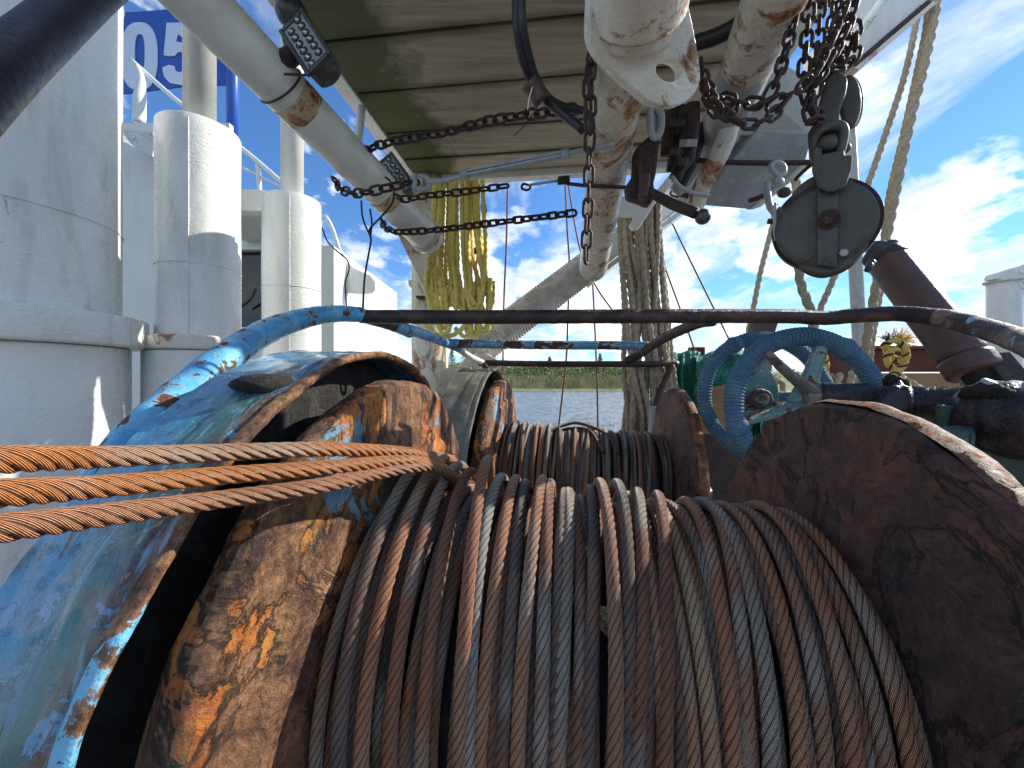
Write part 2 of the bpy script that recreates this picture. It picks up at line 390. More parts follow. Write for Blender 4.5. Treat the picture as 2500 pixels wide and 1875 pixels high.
def flake_rust(cols, blue, yl, seed, sc_=1.0, bright=None):
    """layered flaking corrosion: plates of scale with torn edges over brighter rust"""
    def fn(N):
        c = N.co('Object', (1, .8, .8), (seed, 0, 0)); c1 = N.co('Object', loc=(0, seed, 2))
        st = N.co('Object', (3.0, .5, .5), (seed, 1, 0), (0, 0, .155))
        big = N.noise(c, 3.4*sc_, 10, .62, 1.3); mid = N.noise(c1, 16*sc_, 9, .70, .6); fine = N.noise(c, 150*sc_, 7, .78, .2); stn = N.noise(st, 7*sc_, 9, .68, .7)
        col = N.ramp(mid, [(.32, cols[0]), (.44, cols[1]), (.55, cols[2]), (.68, cols[3])])
        lay = N.ramp(big, [(.480, 0), (.490, 1)]); col2 = N.ramp(N.m('ADD', N.m('MULTIPLY', mid, .6), N.m('MULTIPLY', stn, .4)), [(.38, cols[1]), (.48, cols[4]), (.60, cols[5])])
        col = N.mix(lay, col, col2)
        lay2 = N.ramp(stn, [(.60, 0), (.615, 1)]); col = N.mix(N.m('MULTIPLY', lay2, .8), col, cols[3])
        if yl: col = N.mix(N.m('MULTIPLY', N.ramp(N.noise(st, 12, 7, .66, .4), [(.58, 0), (.63, 1)]), yl), col, (.42, .23, .06))
        e = N.ramp(big, [(.460, 0), (.473, 1), (.477, 1), (.491, 0)]); col = N.mix(N.m('MULTIPLY', e, .85), col, (.012, .008, .007))
        e2 = N.ramp(stn, [(.585, 0), (.598, 1), (.60, 1), (.612, 0)]); col = N.mix(N.m('MULTIPLY', e2, .7), col, (.015, .010, .008))
        col = N.mix(N.ramp(fine, [(.36, .75), (.5, 0)]), col, cols[0]); col = N.mix(N.ramp(fine, [(.56, 0), (.72, .55)]), col, tuple(min(1, x*1.7+.03) for x in cols[3]))
        if blue:
            nb = N.noise(N.co('Object', (2.2, .6, .6), (3+seed, 1, 2), (0, 0, .155)), 7, 9, .68, .7)
            col = N.mix(N.ramp(nb, [(.64-.1*blue, 0), (.655-.1*blue, 1)]), col, N.mix(mid, (.06, .32, .62), (.40, .58, .62)))
        h = N.m('ADD', N.m('ADD', N.m('MULTIPLY', mid, 1.1), N.m('MULTIPLY', fine, .40)), N.m('ADD', N.m('MULTIPLY', lay, -.5), N.m('MULTIPLY', lay2, .35)))
        return {'Base Color': col, 'Roughness': N.ramp(fine, [(.3, .42), (.65, .8)]), 'Normal': N.bump(h, 1.0, .022)}
    return fn
M['flange_l'] = mat('flaking_orange_rust', flake_rust([(.035, .018, .013), (.15, .070, .040), (.32, .155, .075), (.52, .28, .15), (.60, .17, .03), (.85, .36, .08)], .30, .7, 1))
M['flange_r'] = mat('dark_purple_rust', flake_rust([(.030, .023, .022), (.085, .055, .047), (.15, .085, .068), (.24, .12, .085), (.15, .075, .058), (.34, .15, .09)], 0, 0, 5, 1.1))
M['flange_rim'] = mat('rim_rust', rust((.12, .045, .02), (.30, .11, .035), (.45, .18, .06), scale=14, seed=6))
def shell_fn(N):
    nd = N.n('ShaderNodeVectorMath', operation='DOT_PRODUCT'); N.put(nd.inputs[0], N.co('Object')); nd.inputs[1].default_value = (-.98698, .15386, .04697)
    sx_ = N.m('ADD', nd.outputs['Value'], .41)                     # distance across the band, .87 at the flange side to 1.03
    c = N.co('Object', (1, 1, 1)); cs_ = N.co('Object', (2.4, .55, .55), rot=(0, 0, .155)); c9 = N.co('Object', loc=(3, 3, 3))
    n1 = N.noise(cs_, 6, 9, .66, .6); n2 = N.noise(c, 34, 8, .68, .3); n3 = N.noise(c9, 3.2, 6, .62, .9); n4 = N.noise(cs_, 22, 8, .7, .5)
    q = N.m('ADD', sx_, N.m('MULTIPLY', N.m('SUBTRACT', n1, .5), .11))
    k = N.m('DIVIDE', N.m('SUBTRACT', q, .87), .165)
    col = N.ramp(k, [(.02, (.07, .035, .025)), (.16, (.09, .05, .03)), (.25, (.05, .10, .08)), (.42, (.035, .15, .15)), (.58, (.03, .19, .26)), (.72, (.04, .27, .47)), (.90, (.06, .32, .52))])
    col = N.mix(N.ramp(n3, [(.54, 0), (.62, .75)]), col, (.035, .22, .46))
    col = N.mix(N.ramp(n3, [(.36, .75), (.46, 0)]), col, (.05, .07, .05))
    col = N.mix(N.ramp(n4, [(.56, 0), (.66, .7)]), col, (.22, .48, .62))
    fl = N.ramp(N.noise(c9, 26, 6, .65), [(.57, 0), (.60, 1)]); col = N.mix(N.m('MULTIPLY', fl, .75), col, (.10, .33, .60))
    rs = N.ramp(N.noise(cs_, 9, 9, .7, .8), [(.58, 0), (.62, 1)]); rc = N.ramp(n2, [(.4, (.035, .02, .015)), (.6, (.14, .06, .03))])
    col = N.mix(rs, col, rc)
    col = N.mix(N.ramp(n2, [(.36, .7), (.46, 0)]), col, (.015, .025, .03))
    h = N.m('ADD', N.m('ADD', N.m('MULTIPLY', n2, .7), n1), N.m('ADD', N.m('MULTIPLY', fl, .18), N.m('MULTIPLY', rs, -.25)))
    return {'Base Color': col, 'Roughness': N.ramp(n2, [(.3, .12), (.65, .36)]), 'Coat Weight': .7, 'Coat Roughness': .08, 'Normal': N.bump(h, 1.0, .013)}
M['shell'] = mat('blue_guard_paint', shell_fn)
M['blue_edge'] = mat('bright_blue_edge', chipped((.16, .48, .72), (.30, .58, .72), .30, scale=14, seed=5))
def rim_fn(N):
    c = N.co('Object'); z = N.sep(c)[2]; n = N.noise(c, 11, 8, .66, .5); n2 = N.noise(c, 60, 7, .7)
    k = N.m('GREATER_THAN', N.m('ADD', z, N.m('MULTIPLY', N.m('SUBTRACT', n, .5), .5)), 1.30)
    rc = N.ramp(n2, [(.36, (.05, .025, .015)), (.5, (.16, .075, .035)), (.62, (.33, .19, .09))])
    bl = N.mix(N.ramp(n2, [(.55, 0), (.7, .7)]), (.16, .50, .74), (.40, .58, .62)); bl = N.mix(N.ramp(N.noise(c, 26, 8, .7), [(.56, 0), (.575, 1)]), bl, rc); bl = N.mix(N.ramp(N.noise(c, 90, 5, .7), [(.60, 0), (.64, 1)]), bl, (.06, .035, .03))
    return {'Base Color': N.mix(k, bl, rc), 'Roughness': N.mix(k, (.3,)*3, (.7,)*3), 'Normal': N.bump(N.m('ADD', n2, n), .8, .006)}
M['blue_edge'] = mat('bright_blue_edge', rim_fn)
M['blue_pipe'] = mat('sky_blue_pipe_paint', chipped((.05, .30, .60), (.16, .50, .74), .33, scale=22, seed=3, light=(.6, .5, .32), bstr=1.0))
M['rail'] = mat('rusty_rail', rust((.020, .014, .013), (.042, .021, .018), (.12, .055, .04), scale=9, seed=9, rgh=.42, flakes=.4))
M['rail_tan'] = mat('tan_rusty_rail', rust((.05, .028, .022), (.12, .065, .045), (.34, .26, .17), scale=8, seed=4, rgh=.45, flakes=.3, blue=-.05))
M['rail_blue'] = mat('rail_blue_remnants', chipped((.045, .20, .42), (.12, .30, .42), .60, scale=7, seed=8, rustc=((.03, .017, .014), (.11, .05, .035))))
M['shell2'] = mat('beige_grey_guard', plain((.20, .19, .15), .5, 0, .4, 16, .7))
M['pitch'] = mat('interior_black', rust((.012, .011, .01), (.02, .018, .016), (.05, .045, .04), dark=(.006, .006, .006), scale=20, rgh=.8))
TONES = [(.20, .10, .065), (.13, .12, .108), (.38, .17, .09), (.09, .084, .075), (.27, .13, .08), (.27, .245, .19), (.15, .078, .053), (.44, .33, .20), (.115, .107, .098), (.32, .18, .11), (.34, .33, .30), (.42, .20, .10)]
M['wire'] = mat('wire_rope_steel', wire(TONES))
M['wire_far'] = mat('wire_rope_steel_far', wire(TONES[::-1], rusty=.4))
M['wire_orange'] = mat('orange_wire_rope', wire([(.44, .17, .05), (.62, .29, .08)], rusty=.5, wires=42, twist=9))
M['wire_brown'] = mat('brown_wire_rope', wire([(.36, .17, .09), (.33, .16, .09)], rusty=.35, wires=42, twist=9))
M['beige'] = mat('beige_rope', fibre((.42, .36, .26), (.58, .51, .38)))
M['beige_dark'] = mat('weathered_rope', fibre((.34, .30, .22), (.60, .53, .40)))
M['yellow'] = mat('yellow_rope', fibre((.95, .84, .26), (.86, .68, .15), (.48, .33, .09)))
M['blue_cord'] = mat('blue_cord', fibre((.035, .15, .27), (.13, .27, .35), (.05, .05, .045)))
M['teal'] = mat('teal_casting', chipped((.07, .20, .21), (.13, .26, .26), .42, scale=14, seed=6))
M['casting'] = mat('grey_worn_casting', chipped((.17, .16, .14), (.11, .11, .10), .4, scale=12, seed=12, rustc=((.05, .045, .04), (.12, .09, .07)), light=(.3, .3, .28)))
M['green_plate'] = mat('green_plate', plain((.035, .085, .065), .45, 0, .4, 30, .6))
M['grease'] = mat('greasy_shaft', plain((.028, .027, .034), .28, .3, .9, 34, .6, .01))
M['brown_cyl'] = mat('brown_cylinder_paint', plain((.085, .045, .038), .42, 0, .35, 120, .25))
M['wood'] = mat('weathered_planks', wood((.30, .26, .20), (.52, .47, .37), moss=.85, seed=1))
M['wood_red'] = mat('red_brown_wood', wood((.16, .045, .025), (.10, .03, .02), seed=3))
M['wood_raw'] = mat('raw_timber', wood((.42, .27, .13), (.30, .19, .10), seed=4))
M['pvc'] = mat('white_plastic', plain((.82, .83, .82), .4, 0, .1, 40, .08))
M['blue_sign'] = mat('blue_sign_paint', plain((.012, .09, .42), .4, 0, .15, 50, .15))
M['sign_white'] = mat('white_sign_paint', plain((.62, .70, .80), .45, 0, .1, 50, .08))
M['redwire'] = mat('red_brown_wire', plain((.17, .055, .045), .6, 0, .2, 200, .4))
M['lens'] = mat('led_lens', plain((.55, .57, .55), .08, .7, .1, 60, .2))
M['lamp_body'] = mat('grey_lamp_casing', plain((.085, .09, .09), .35, .3, .6, 45, .8))
M['glass'] = mat('dark_window_glass', plain((.012, .014, .018), .08, 0, .03, 6, .4))
M['deck'] = mat('deck_steel', rust((.22, .19, .16), (.28, .24, .20), (.30, .22, .16), dark=(.12, .10, .09), scale=6, seed=11))
M['hull'] = mat('hull_blue', plain((.03, .08, .16), .4, 0, .2, 20, .4))
def net_fn(N):
    c = N.co('Object', (1, 1, 1), rot=(0, .8, .3)); v = N.voro(N.mix(.04, c, N.noise(c, 12, 3, col=True)), 75, 'DISTANCE_TO_EDGE')
    col = N.mix(N.ramp(v, [(.05, 1), (.16, 0)]), (.004, .05, .04), (.02, .36, .24))
    return {'Base Color': N.mix(N.ramp(N.noise(c, 9, 4), [(.4, 0), (.65, .7)]), col, (.006, .10, .08)), 'Roughness': .7, 'Normal': N.bump(N.m('ADD', v, N.noise(c, 40, 4)), .7, .01)}
M['net'] = mat('green_netting', net_fn)
def water_fn(N):
    c = N.co('Object', (1, 1.6, 1)); n = N.noise(c, .75, 8, .62, .5); n2 = N.noise(c, 5, 4, .6)
    return {'Base Color': N.mix(N.ramp(n, [(.4, 0), (.65, 1)]), (.13, .18, .21), (.24, .29, .32)), 'Roughness': .12, 'Normal': N.bump(N.m('ADD', n, N.m('MULTIPLY', n2, .3)), 1.0, .5)}
M['water'] = mat('grey_blue_water', water_fn)
def hill_fn(N):
    c = N.co('Object'); n = N.noise(c, .3, 8, .7); z = N.sep(c)[2]
    col = N.ramp(n, [(.35, (.09, .13, .035)), (.5, (.20, .24, .07)), (.65, (.34, .31, .15))])
    col = N.mix(N.ramp(z, [(0.30, 1), (.42, 0)]), col, (.62, .52, .38))
    return {'Base Color': col, 'Roughness': .9, 'Normal': N.bump(n, 1, .5)}
M['hill'] = mat('scrub_ground', hill_fn)
def leaf_fn(a, b):
    def fn(N):
        g = N.n('ShaderNodeNewGeometry'); c = N.co('Object'); n = N.noise(c, .35, 4, .6)
        col = N.mix(g.outputs['Random Per Island'], a, b); col = N.mix(N.ramp(n, [(.4, 0), (.6, .8)]), col, (.22, .20, .09))
        return {'Base Color': col, 'Roughness': .8}
    return fn
M['leaf'] = mat('scrub_leaves', leaf_fn((.10, .17, .03), (.30, .38, .10)))
M['leaf_dark'] = mat('conifer_leaves', leaf_fn((.025, .06, .015), (.05, .09, .03)))
M['reed'] = mat('dry_reeds', leaf_fn((.55, .46, .26), (.34, .34, .14)))
M['bark'] = mat('bark', plain((.12, .09, .06), .9, 0, .5, 8, .4))

# ------------------------------------------------------------------ setting: water, far shore, deck
WZ = -3.2; DZ = -1.5
def grid(x0, x1, y0, y1, nx, ny, fz, mb=None):
    mb = mb or MB(); V = []; f = []
    for j in range(ny+1):
        for i in range(nx+1):
            x = x0+(x1-x0)*i/nx; y = y0+(y1-y0)*j/ny; V.append((x, y, fz(x, y)))
    for j in range(ny):
        for i in range(nx): a = j*(nx+1)+i; f.append((a, a+1, a+nx+2, a+nx+1))
    mb.add(V, f); return mb
def sea(x, y):
    e = sstep(5, 12, y)*sstep(60, 40, abs(x))*(1-sstep(100, 110, y))
    return WZ+.02+e*.10*(mnoise.fractal(Vector((x*.55, y*1.0, 3)), .75, 2.1, 5))
grid(-4000, 4000, -3000, 6000, 4, 4, lambda x, y: WZ-.25).build('water', M['water'], kind='structure', smooth=False)
grid(-62, 62, 5.2, 110, 420, 330, sea).build('water', M['water'], kind='structure')
SY = 108.0
def hz_(x, y):
    t = y-SY-3*mnoise.noise(Vector((x*.03, 0, 0)))-.0*x
    return WZ-.5+.75*sstep(-3, 1.5, t)+1.6*sstep(2, 14, t)+4.2*sstep(14, 60, t)*(1+.25*mnoise.noise(Vector((x*.02, y*.02, 4))))
grid(-420, 420, SY-6, SY+160, 160, 60, hz_).build('far_shore', M['hill'], kind='structure')
rnd = random.Random(5)
def leaves(mb, c, r, n, size):
    for _ in range(n):
        while True:
            p = Vector((rnd.uniform(-1, 1), rnd.uniform(-1, 1), rnd.uniform(-1, 1)))
            if .25 < p.length < 1: break
        p = Vector((p.x*r[0], p.y*r[1], p.z*r[2]))+c
        a = Vector((rnd.gauss(0, 1), rnd.gauss(0, 1), rnd.gauss(0, 1))).normalized()*size*rnd.uniform(.6, 1.4)
        b = a.cross(Vector((rnd.gauss(0, 1), rnd.gauss(0, 1), rnd.gauss(0, 1)))).normalized()*size*.6
        mb.add([p-a, p+b, p+a, p-b], [(0, 1, 2, 3)])
mb = MB()
for _ in range(1150):
    x = rnd.uniform(-120, 130) if rnd.random() < .4 else rnd.uniform(-42, 50)
    y = SY+rnd.uniform(9, 75)**1.0; z = hz_(x, y); k = rnd.uniform(.8, 2.0)*(1+(y-SY)/90)
    leaves(mb, Vector((x, y, z+k*.5)), (k*1.5, k*1.5, k*.8), 34, .34)
mb.build('scrubland', M['leaf'], kind='stuff', smooth=False, label='green scrub and bushes covering the far shore', cat='bushes')
mb = MB()
for _ in range(150):
    x = rnd.uniform(-60, 70); y = SY+rnd.uniform(16, 70); z = hz_(x, y); k = rnd.uniform(1.0, 1.8)+(y-SY)/70*1.1
    leaves(mb, Vector((x, y, z+k*.7)), (k*1.5, k*1.3, k*.85), 150, .34)
mb.build('thicket', M['leaf_dark'], kind='stuff', smooth=False, label='dark green thicket clumps among the lighter scrub on the far shore', cat='bushes')
mb = MB()
for _ in range(8000):
    x = rnd.uniform(-50, 70); y = SY+rnd.uniform(4.5, 19); z = hz_(x, y); h = rnd.uniform(.8, 2.8)
    l = rnd.uniform(-.3, .3); wd = rnd.uniform(.05, .14)
    mb.add([(x-wd, y, z), (x+wd, y, z), (x+l+wd*.6, y, z+h), (x+l-wd*.6, y, z+h*.95)], [(0, 1, 2, 3)])
mb.build('reeds', M['reed'], kind='stuff', smooth=False, label='pale dry reeds in front of the scrub on the far shore', cat='reeds')
def conifer(px, y, h, lab):
    x = (px-1250)/F*y; z = hz_(x, y); t = thing('pine_tree', lab, 'tree', (x, y, z), 'conifers on the far shore')
    cyl((x, y, z-.2), (x, y, z+h), .22, .05, 8).build('trunk', M['bark'], t)
    m_ = MB()
    for k in range(9):
        zz = z+h*(.3+.7*k/8); r = h*.26*(1-k/9)+.25; leaves(m_, Vector((x, y, zz)), (r, r, h*.07), 60, .26)
    m_.build('crown', M['leaf_dark'], t, smooth=False)
conifer(1103, SY+62, 9.0, 'dark conifer standing tallest just right of the rust streaked white post foot')
conifer(1465, SY+66, 7.5, 'dark conifer above the scrub beside the beige rope bundle')
conifer(925, SY+60, 9.3, 'dark conifer peeking over the blue winch guard top')
conifer(1342, SY+52, 6.0, 'squat dark conifer between two red wires above the scrub')

aabox(-4.2, 3.6, -2.2, 5.4, DZ-.06, DZ).build('deck', M['deck'], kind='structure', smooth=False)
bevel(aabox(-4.3, 3.7, -2.3, 5.5, WZ-.6, DZ-.07).build('hull', M['hull'], smooth=False, label='dark blue steel hull below the working deck', cat='hull'), .05)

# ------------------------------------------------------------------ winches
SC = .5
WC = Vector((0.56004, 0.72230, -0.54281)); WN = Vector((0.98698, -0.15386, -0.04697)).normalized()
WM = Vector((.15386, .98698, 0)); WM = (WM-WN*WM.dot(WN)).normalized(); WK = WN.cross(WM)
def wf(s, a, r, C=WC):
    a = math.radians(a); return C-WN*s+(WM*math.cos(a)+WK*math.sin(a))*r
def lathe(prof, C, a0=0, a1=360, n=150, rough=0.0, seed=0, mb=None, warp=0.0, closedprof=False):
    """profile [(s, r)...] spun round the winch axis"""
    mb = mb or MB(); V = []; f = []; full = abs(a1-a0) >= 359.9; m_ = len(prof); cnt = n if full else n+1
    for i in range(cnt):
        a = a0+(a1-a0)*i/n
        for (s, r) in prof:
            p = wf(s, a, r, C)
            if rough or warp:
                q = Vector((p.x+seed, p.y, p.z)); k = mnoise.fractal(q*9, .9, 2.1, 5); k2 = mnoise.noise(q*3)
                p = wf(s+rough*.7*mnoise.fractal(q*11+Vector((5, 0, 0)), .9, 2.1, 4)+warp*k2, a, r+rough*k, C)
            V.append(p)
    pr = m_ if closedprof else m_-1
    for i in range(n):
        i2 = (i+1) % cnt
        for j in range(pr): k = (j+1) % m_; f.append((i*m_+j, i*m_+k, i2*m_+k, i2*m_+j))
    mb.add(V, f); return mb
def face_prof(s, r0, r1, n): return [(s, r0+(r1-r0)*i/n) for i in range(n+1)]

def winch(C, lab, near):
    t = thing('cable_winch', lab, 'winch', tuple(wf(.41, -90, 1.0, C)), 'trawl winches')
    nn = 300 if near else 130
    rg = .0060 if near else .004
    # left flange, its inner face towards the rope
    pr = [(.785, .02), (.790, .24)]+face_prof(.800, .27, .40, 22)+face_prof(.812, .41, .492, 16)+[(.822, .500), (.845, .503), (.864, .494), (.868, .40), (.868, .02)]
    lathe(pr, C, n=nn, rough=rg, seed=1).build('flange', M['flange_l'], t, angle=50, label='orange flaking rust flange at the left end')
    pr = [(.035, .02), (.035, .24)]+face_prof(.018, .27, .40, 12)+face_prof(.004, .42, .492, 8)+[(-.006, .500)]
    pr2 = [(-.006, .5005), (-.018, .506), (-.030, .5045), (-.045, .499), (-.050, .47), (-.050, .02)]
    lathe(pr, C, n=nn, rough=rg*.8, seed=7).build('flange', M['flange_r'], t, angle=50, label='dark purple brown flange at the right end')
    lathe(pr2, C, n=nn, rough=rg, seed=9).build('flange_rim', M['flange_rim'], t, angle=60)
    lathe([(.80, .02), (.80, .248), (.02, .248), (.02, .02)], C, n=64).build('drum_core', M['pitch'], t)
    # brake housing and its guard band on the left
    R = .556
    lathe([(.955, .02), (.955, .44), (.96, R-.008)], C, n=120, rough=.004 if near else 0, seed=3).build('brake_housing', M['pitch'], t)
    prs = [(.872+.160*i/26, R+(.0035 if 3 < i < 12 else 0)) for i in range(27)]+[(1.035, R-.01), (1.03, R-.02), (.96, R-.012), (.885, R-.010)]
    lathe(prs, C, n=260 if near else 130, rough=.0045, seed=4, closedprof=False).build('guard_band', M['shell' if near else 'shell2'], t, angle=60)
    lathe([(.885, R-.012), (.874, R-.010), (.868, R-.006), (.866, R+.001), (.869, R+.0035), (.874, R+.0045), (.886, R+.002)], C, n=420 if near else 130, rough=.0045 if near else .002, seed=5).build('guard_rim', M['blue_edge' if near else 'shell2'], t, angle=60)
    # shaft through both ends
    cyl(wf(1.12, 0, 0, C), wf(-.2, 0, 0, C), .045, n=24).build('shaft', M['grease'], t)
    for s in (1.08, -.14):
        p = wf(s, 0, 0, C); bevel(beam(p+Vector((0, 0, .07)), (p.x, p.y, DZ), WN*.03, WM*.09).build('bearing_stand', M['dark'], t, smooth=False), .01)
    return t
w1 = winch(WC, 'near trawl winch with orange rust left flange and blue painted guard band', True)
WC2 = WC+WM*1.235+Vector((0, 0, -.005))+WN*.0
w2 = winch(WC2, 'far trawl winch beyond the near one with a beige grey guard at its left', False)
p = wf(.93, 118, .556); ball(p, .045, sq=(1, 1, .35), rough=.3).build('worn_patch', M['pitch'], w1, label='black worn patch on top of the guard band')

def coil(C, name, lab, near, m_):
    t = thing(name, lab, 'wire rope', tuple(wf(.41, -90, .3, C)), 'wire ropes wound on the winch drums')
    rr = random.Random(3 if near else 8); r0 = .0091
    cnt = 48 if near else 42; step = .0048 if near else .0075
    def wrap(s0, rfun, sfun, a0, a1, r, ph):
        n = int((a1-a0)/3); pts = []
        for i in range(n+1):
            a = a0+(a1-a0)*i/n; pts.append(wf(sfun(a), a, rfun(a), C))
        rope_mb(pts, r, 6, .098, step, 36 if near else 24, .17, phase=ph).build('wrap', m_, t)
    for i in range(cnt):
        s0 = .024+(.762)*(i+.5)/cnt; sa = rr.uniform(-.010, .010); sb = rr.uniform(-.009, .009); p1, p2 = rr.uniform(0, 360), rr.uniform(0, 360)
        rise = (.048*sstep(.62, .78, s0) if near else .01*sstep(.6, .78, s0)); dr = rr.choice((0, 0, .004, .009))+rise; q = rr.uniform(.001, .004)
        wrap(s0, lambda a: .262+dr+q*math.sin(math.radians(a*2+p1)), lambda a: s0+sa*math.sin(math.radians(a*1.3+p1))+sb*.6*math.sin(math.radians(a*2.9+p2)), -12, 238, r0, rr.uniform(0, 6))
    # slack upper layer: rises off the drum towards its top and slews sideways
    slack = ([(.10, .295, .02), (.135, .286, .015), (.165, .288, .012), (.20, .292, .01), (.235, .290, .02), (.30, .300, .045), (.335, .304, .05), (.375, .318, .004), (.40, .316, -.002), (.425, .298, .0), (.468, .288, -.01), (.50, .303, -.012), (.525, .309, -.016), (.555, .297, -.022), (.580, .306, -.022), (.605, .311, -.03),
              (.632, .345, -.055), (.67, .318, -.03), (.705, .326, -.035), (.735, .338, -.03), (.760, .344, -.02), (.05, .285, .01), (.075, .282, .01)] if near else
             [(.10, .275, .01), (.16, .277, .01), (.22, .280, .01), (.30, .277, .0), (.36, .280, .02), (.385, .284, .03), (.45, .281, .0), (.52, .282, -.01), (.58, .284, -.01), (.64, .286, -.02), (.70, .290, -.02), (.755, .292, -.01)])
    if near: slack = slack+[(rr.uniform(.08, .60), rr.uniform(.274, .292), rr.uniform(-.05, .05)) for _ in range(11)]
    else: slack = slack+[(rr.uniform(.08, .70), rr.uniform(.270, .280), rr.uniform(-.05, .05)) for _ in range(9)]
    for (s0, rt, sl_) in slack:
        ap = rr.uniform(92, 108); wdt = rr.uniform(50, 72); p1 = rr.uniform(0, 360); rb = .276 if near else .272; lo = rb+(.042 if near else .01)*sstep(.62, .77, s0)
        def rf(a, ap=ap, wdt=wdt, rt=rt, lo=lo): return lo+max(0, rt-lo)*math.exp(-((a-ap)/wdt)**2)
        def sf(a, s0=s0, sl_=sl_, p1=p1): return min(.788, max(.03, s0+sl_*math.sin(math.radians((a-100)*.9))*.8+.004*math.sin(math.radians(a*2+p1))))
        wrap(s0, rf, sf, -10, 235, .0102 if near else .0095, rr.uniform(0, 6))
    return t
c1 = coil(WC, 'wound_wire_rope', 'rusty and grey steel wire rope wound round the near winch drum', True, M['wire'])
c2 = coil(WC2, 'wound_wire_rope', 'brown and grey steel wire rope wound round the far winch drum', False, M['wire_far'])
# stray loops standing above the far drum
for k, (a, b, cpy) in enumerate((((1305, 1075), (1500, 1088), 1034), ((1335, 1080), (1465, 1085), 1046))):
    rope_mb(PP([(a[0], a[1]+25, 1.86), (a[0]+12, a[1]-8, 1.93), ((a[0]+b[0])/2-25, cpy+4, 1.98), ((a[0]+b[0])/2+15, cpy, 1.98), (b[0]-20, b[1]-28, 1.9), (b[0]+8, b[1]+20, 1.78)]), .0085, 6, .115, .008, 18, .17).build('stray_loop', M['wire_far'], c2)
# the three ropes running off the near drum to the left
def run(px, lab, mt, r=.0096):
    pts = PP(px); v = pts[0]-pts[1]; pts = [pts[0]+v*1.5]+pts
    m_ = MB(); path, s = resample(pts, .0018); m_.add(*sweep(path, r, 60, s, 6, .20, .092)); m_.build('wire_rope', mt, label=lab, cat='wire rope', group='wire ropes running off the near drum to the left')
run([(0, 1122, .265), (250, 1116, .34), (520, 1106, .42), (780, 1097, .51), (930, 1101, .60), (1005, 1108, .648), (1060, 1126, .70), (1094, 1160, .77), (1108, 1215, .88)], 'uppermost of three orange rusted wire ropes stretched left across the blue guard', M['wire_orange'])
run([(0, 1205, .26), (250, 1188, .33), (520, 1163, .41), (780, 1143, .50), (930, 1129, .59), (1008, 1126, .64), (1064, 1138, .695), (1104, 1168, .77), (1122, 1225, .88)], 'middle wire rope of the three, bright yellow orange rust at its left end', M['wire_orange'])
run([(0, 1290, .255), (250, 1258, .32), (520, 1222, .41), (780, 1186, .49), (920, 1156, .58), (1000, 1141, .63), (1058, 1140, .68), (1102, 1160, .75), (1130, 1215, .86)], 'lowest wire rope of the three, pinkish brown and crossing over the middle one', M['wire_brown'])

# ------------------------------------------------------------------ protective rail frame over the winches
R_ = .024
t = thing('winch_guard_rail', 'bent pipe guard frame of rusty and blue bars spanning over the winches', 'guard rail', tuple(P(1400, 1500, 1.4)))
tube(PP([(190, 1330, .50), (262, 1195, .54), (335, 1085, .60), (430, 985, .70), (540, 885, .84), (640, 815, 1.0), (740, 778, 1.16), (820, 766, 1.28), (886, 769, 1.35)]), [.031, .034, .036, .035, .034, .032, .029, .027, .0255], 28, .008, .045, 2).build('curved_pipe', M['blue_pipe'], t, label='sky blue curved pipe with flaking paint')
tube(PP([(880, 769, 1.35), (900, 773, 1.35), (1200, 774, 1.34), (1600, 772, 1.33), (1900, 772, 1.32), (2020, 776, 1.31), (2095, 770, 1.27), (2200, 766, 1.2), (2300, 776, 1.10)]), R_*.98, 24, .012, .05, 3).build('top_bar', M['rail'], t, label='dark rusty top bar')
tube(PP([(2296, 775, 1.10), (2390, 798, .98), (2480, 828, .86), (2560, 870, .76), (2640, 940, .68), (2680, 1150, .62)]), R_*1.02, 24, .012, .05, 4).build('bent_end', M['rail_tan'], t, label='bent right end with a blue paint spot')
tube(PP([(895, 775, 1.36), (960, 795, 1.5), (1000, 812, 1.65)]), .0215, 18, .012, .07, 4).build('brace', M['rail'], t)
tube(PP([(962, 796, 1.5), (1030, 815, 1.72), (1090, 838, 2.0), (1120, 850, 2.1)]), .0225, 18, .012, .07, 5).build('brace', M['blue_pipe'], t, label='blue diagonal brace')
tube(PP([(1095, 838, 2.05), (1300, 842, 2.05), (1480, 843, 2.05), (1585, 845, 2.0)]), .0225, 18, .012, .07, 6).build('middle_bar', M['rail_blue'], t, label='middle bar with blue paint remnants')
tube(PP([(1530, 882, 2.1), (1565, 862, 2.05), (1620, 826, 1.85), (1700, 790, 1.6), (1740, 782, 1.5)]), .0225, 18, .012, .08, 7).build('brace', M['rail'], t)
tube(PP([(1110, 846, 2.12), (1150, 872, 2.25), (1180, 886, 2.35)]), .018, 14, .015, .06, 8).build('brace', M['white_rust'], t)
tube(PP([(1168, 886, 2.35), (1400, 889, 2.35), (1655, 888, 2.35)]), .0185, 14, .015, .05, 9).build('rear_bar', M['rail'], t)
tube(PP([(1180, 888, 2.34), (1198, 918, 2.28), (1212, 965, 2.2), (1214, 1000, 2.15)]), .017, 14, .015, .05, 10).build('leg', M['rail'], t)
tube(PP([(1642, 892, 2.34), (1622, 935, 2.32), (1606, 975, 2.3), (1600, 1010, 2.28)]), .020, 14, .015, .05, 11).build('leg', M['rail'], t)
cyl(P(1600, 992, 2.28), P(1592, 1120, 2.26), .030, n=20).build('socket', M['galv'], t)

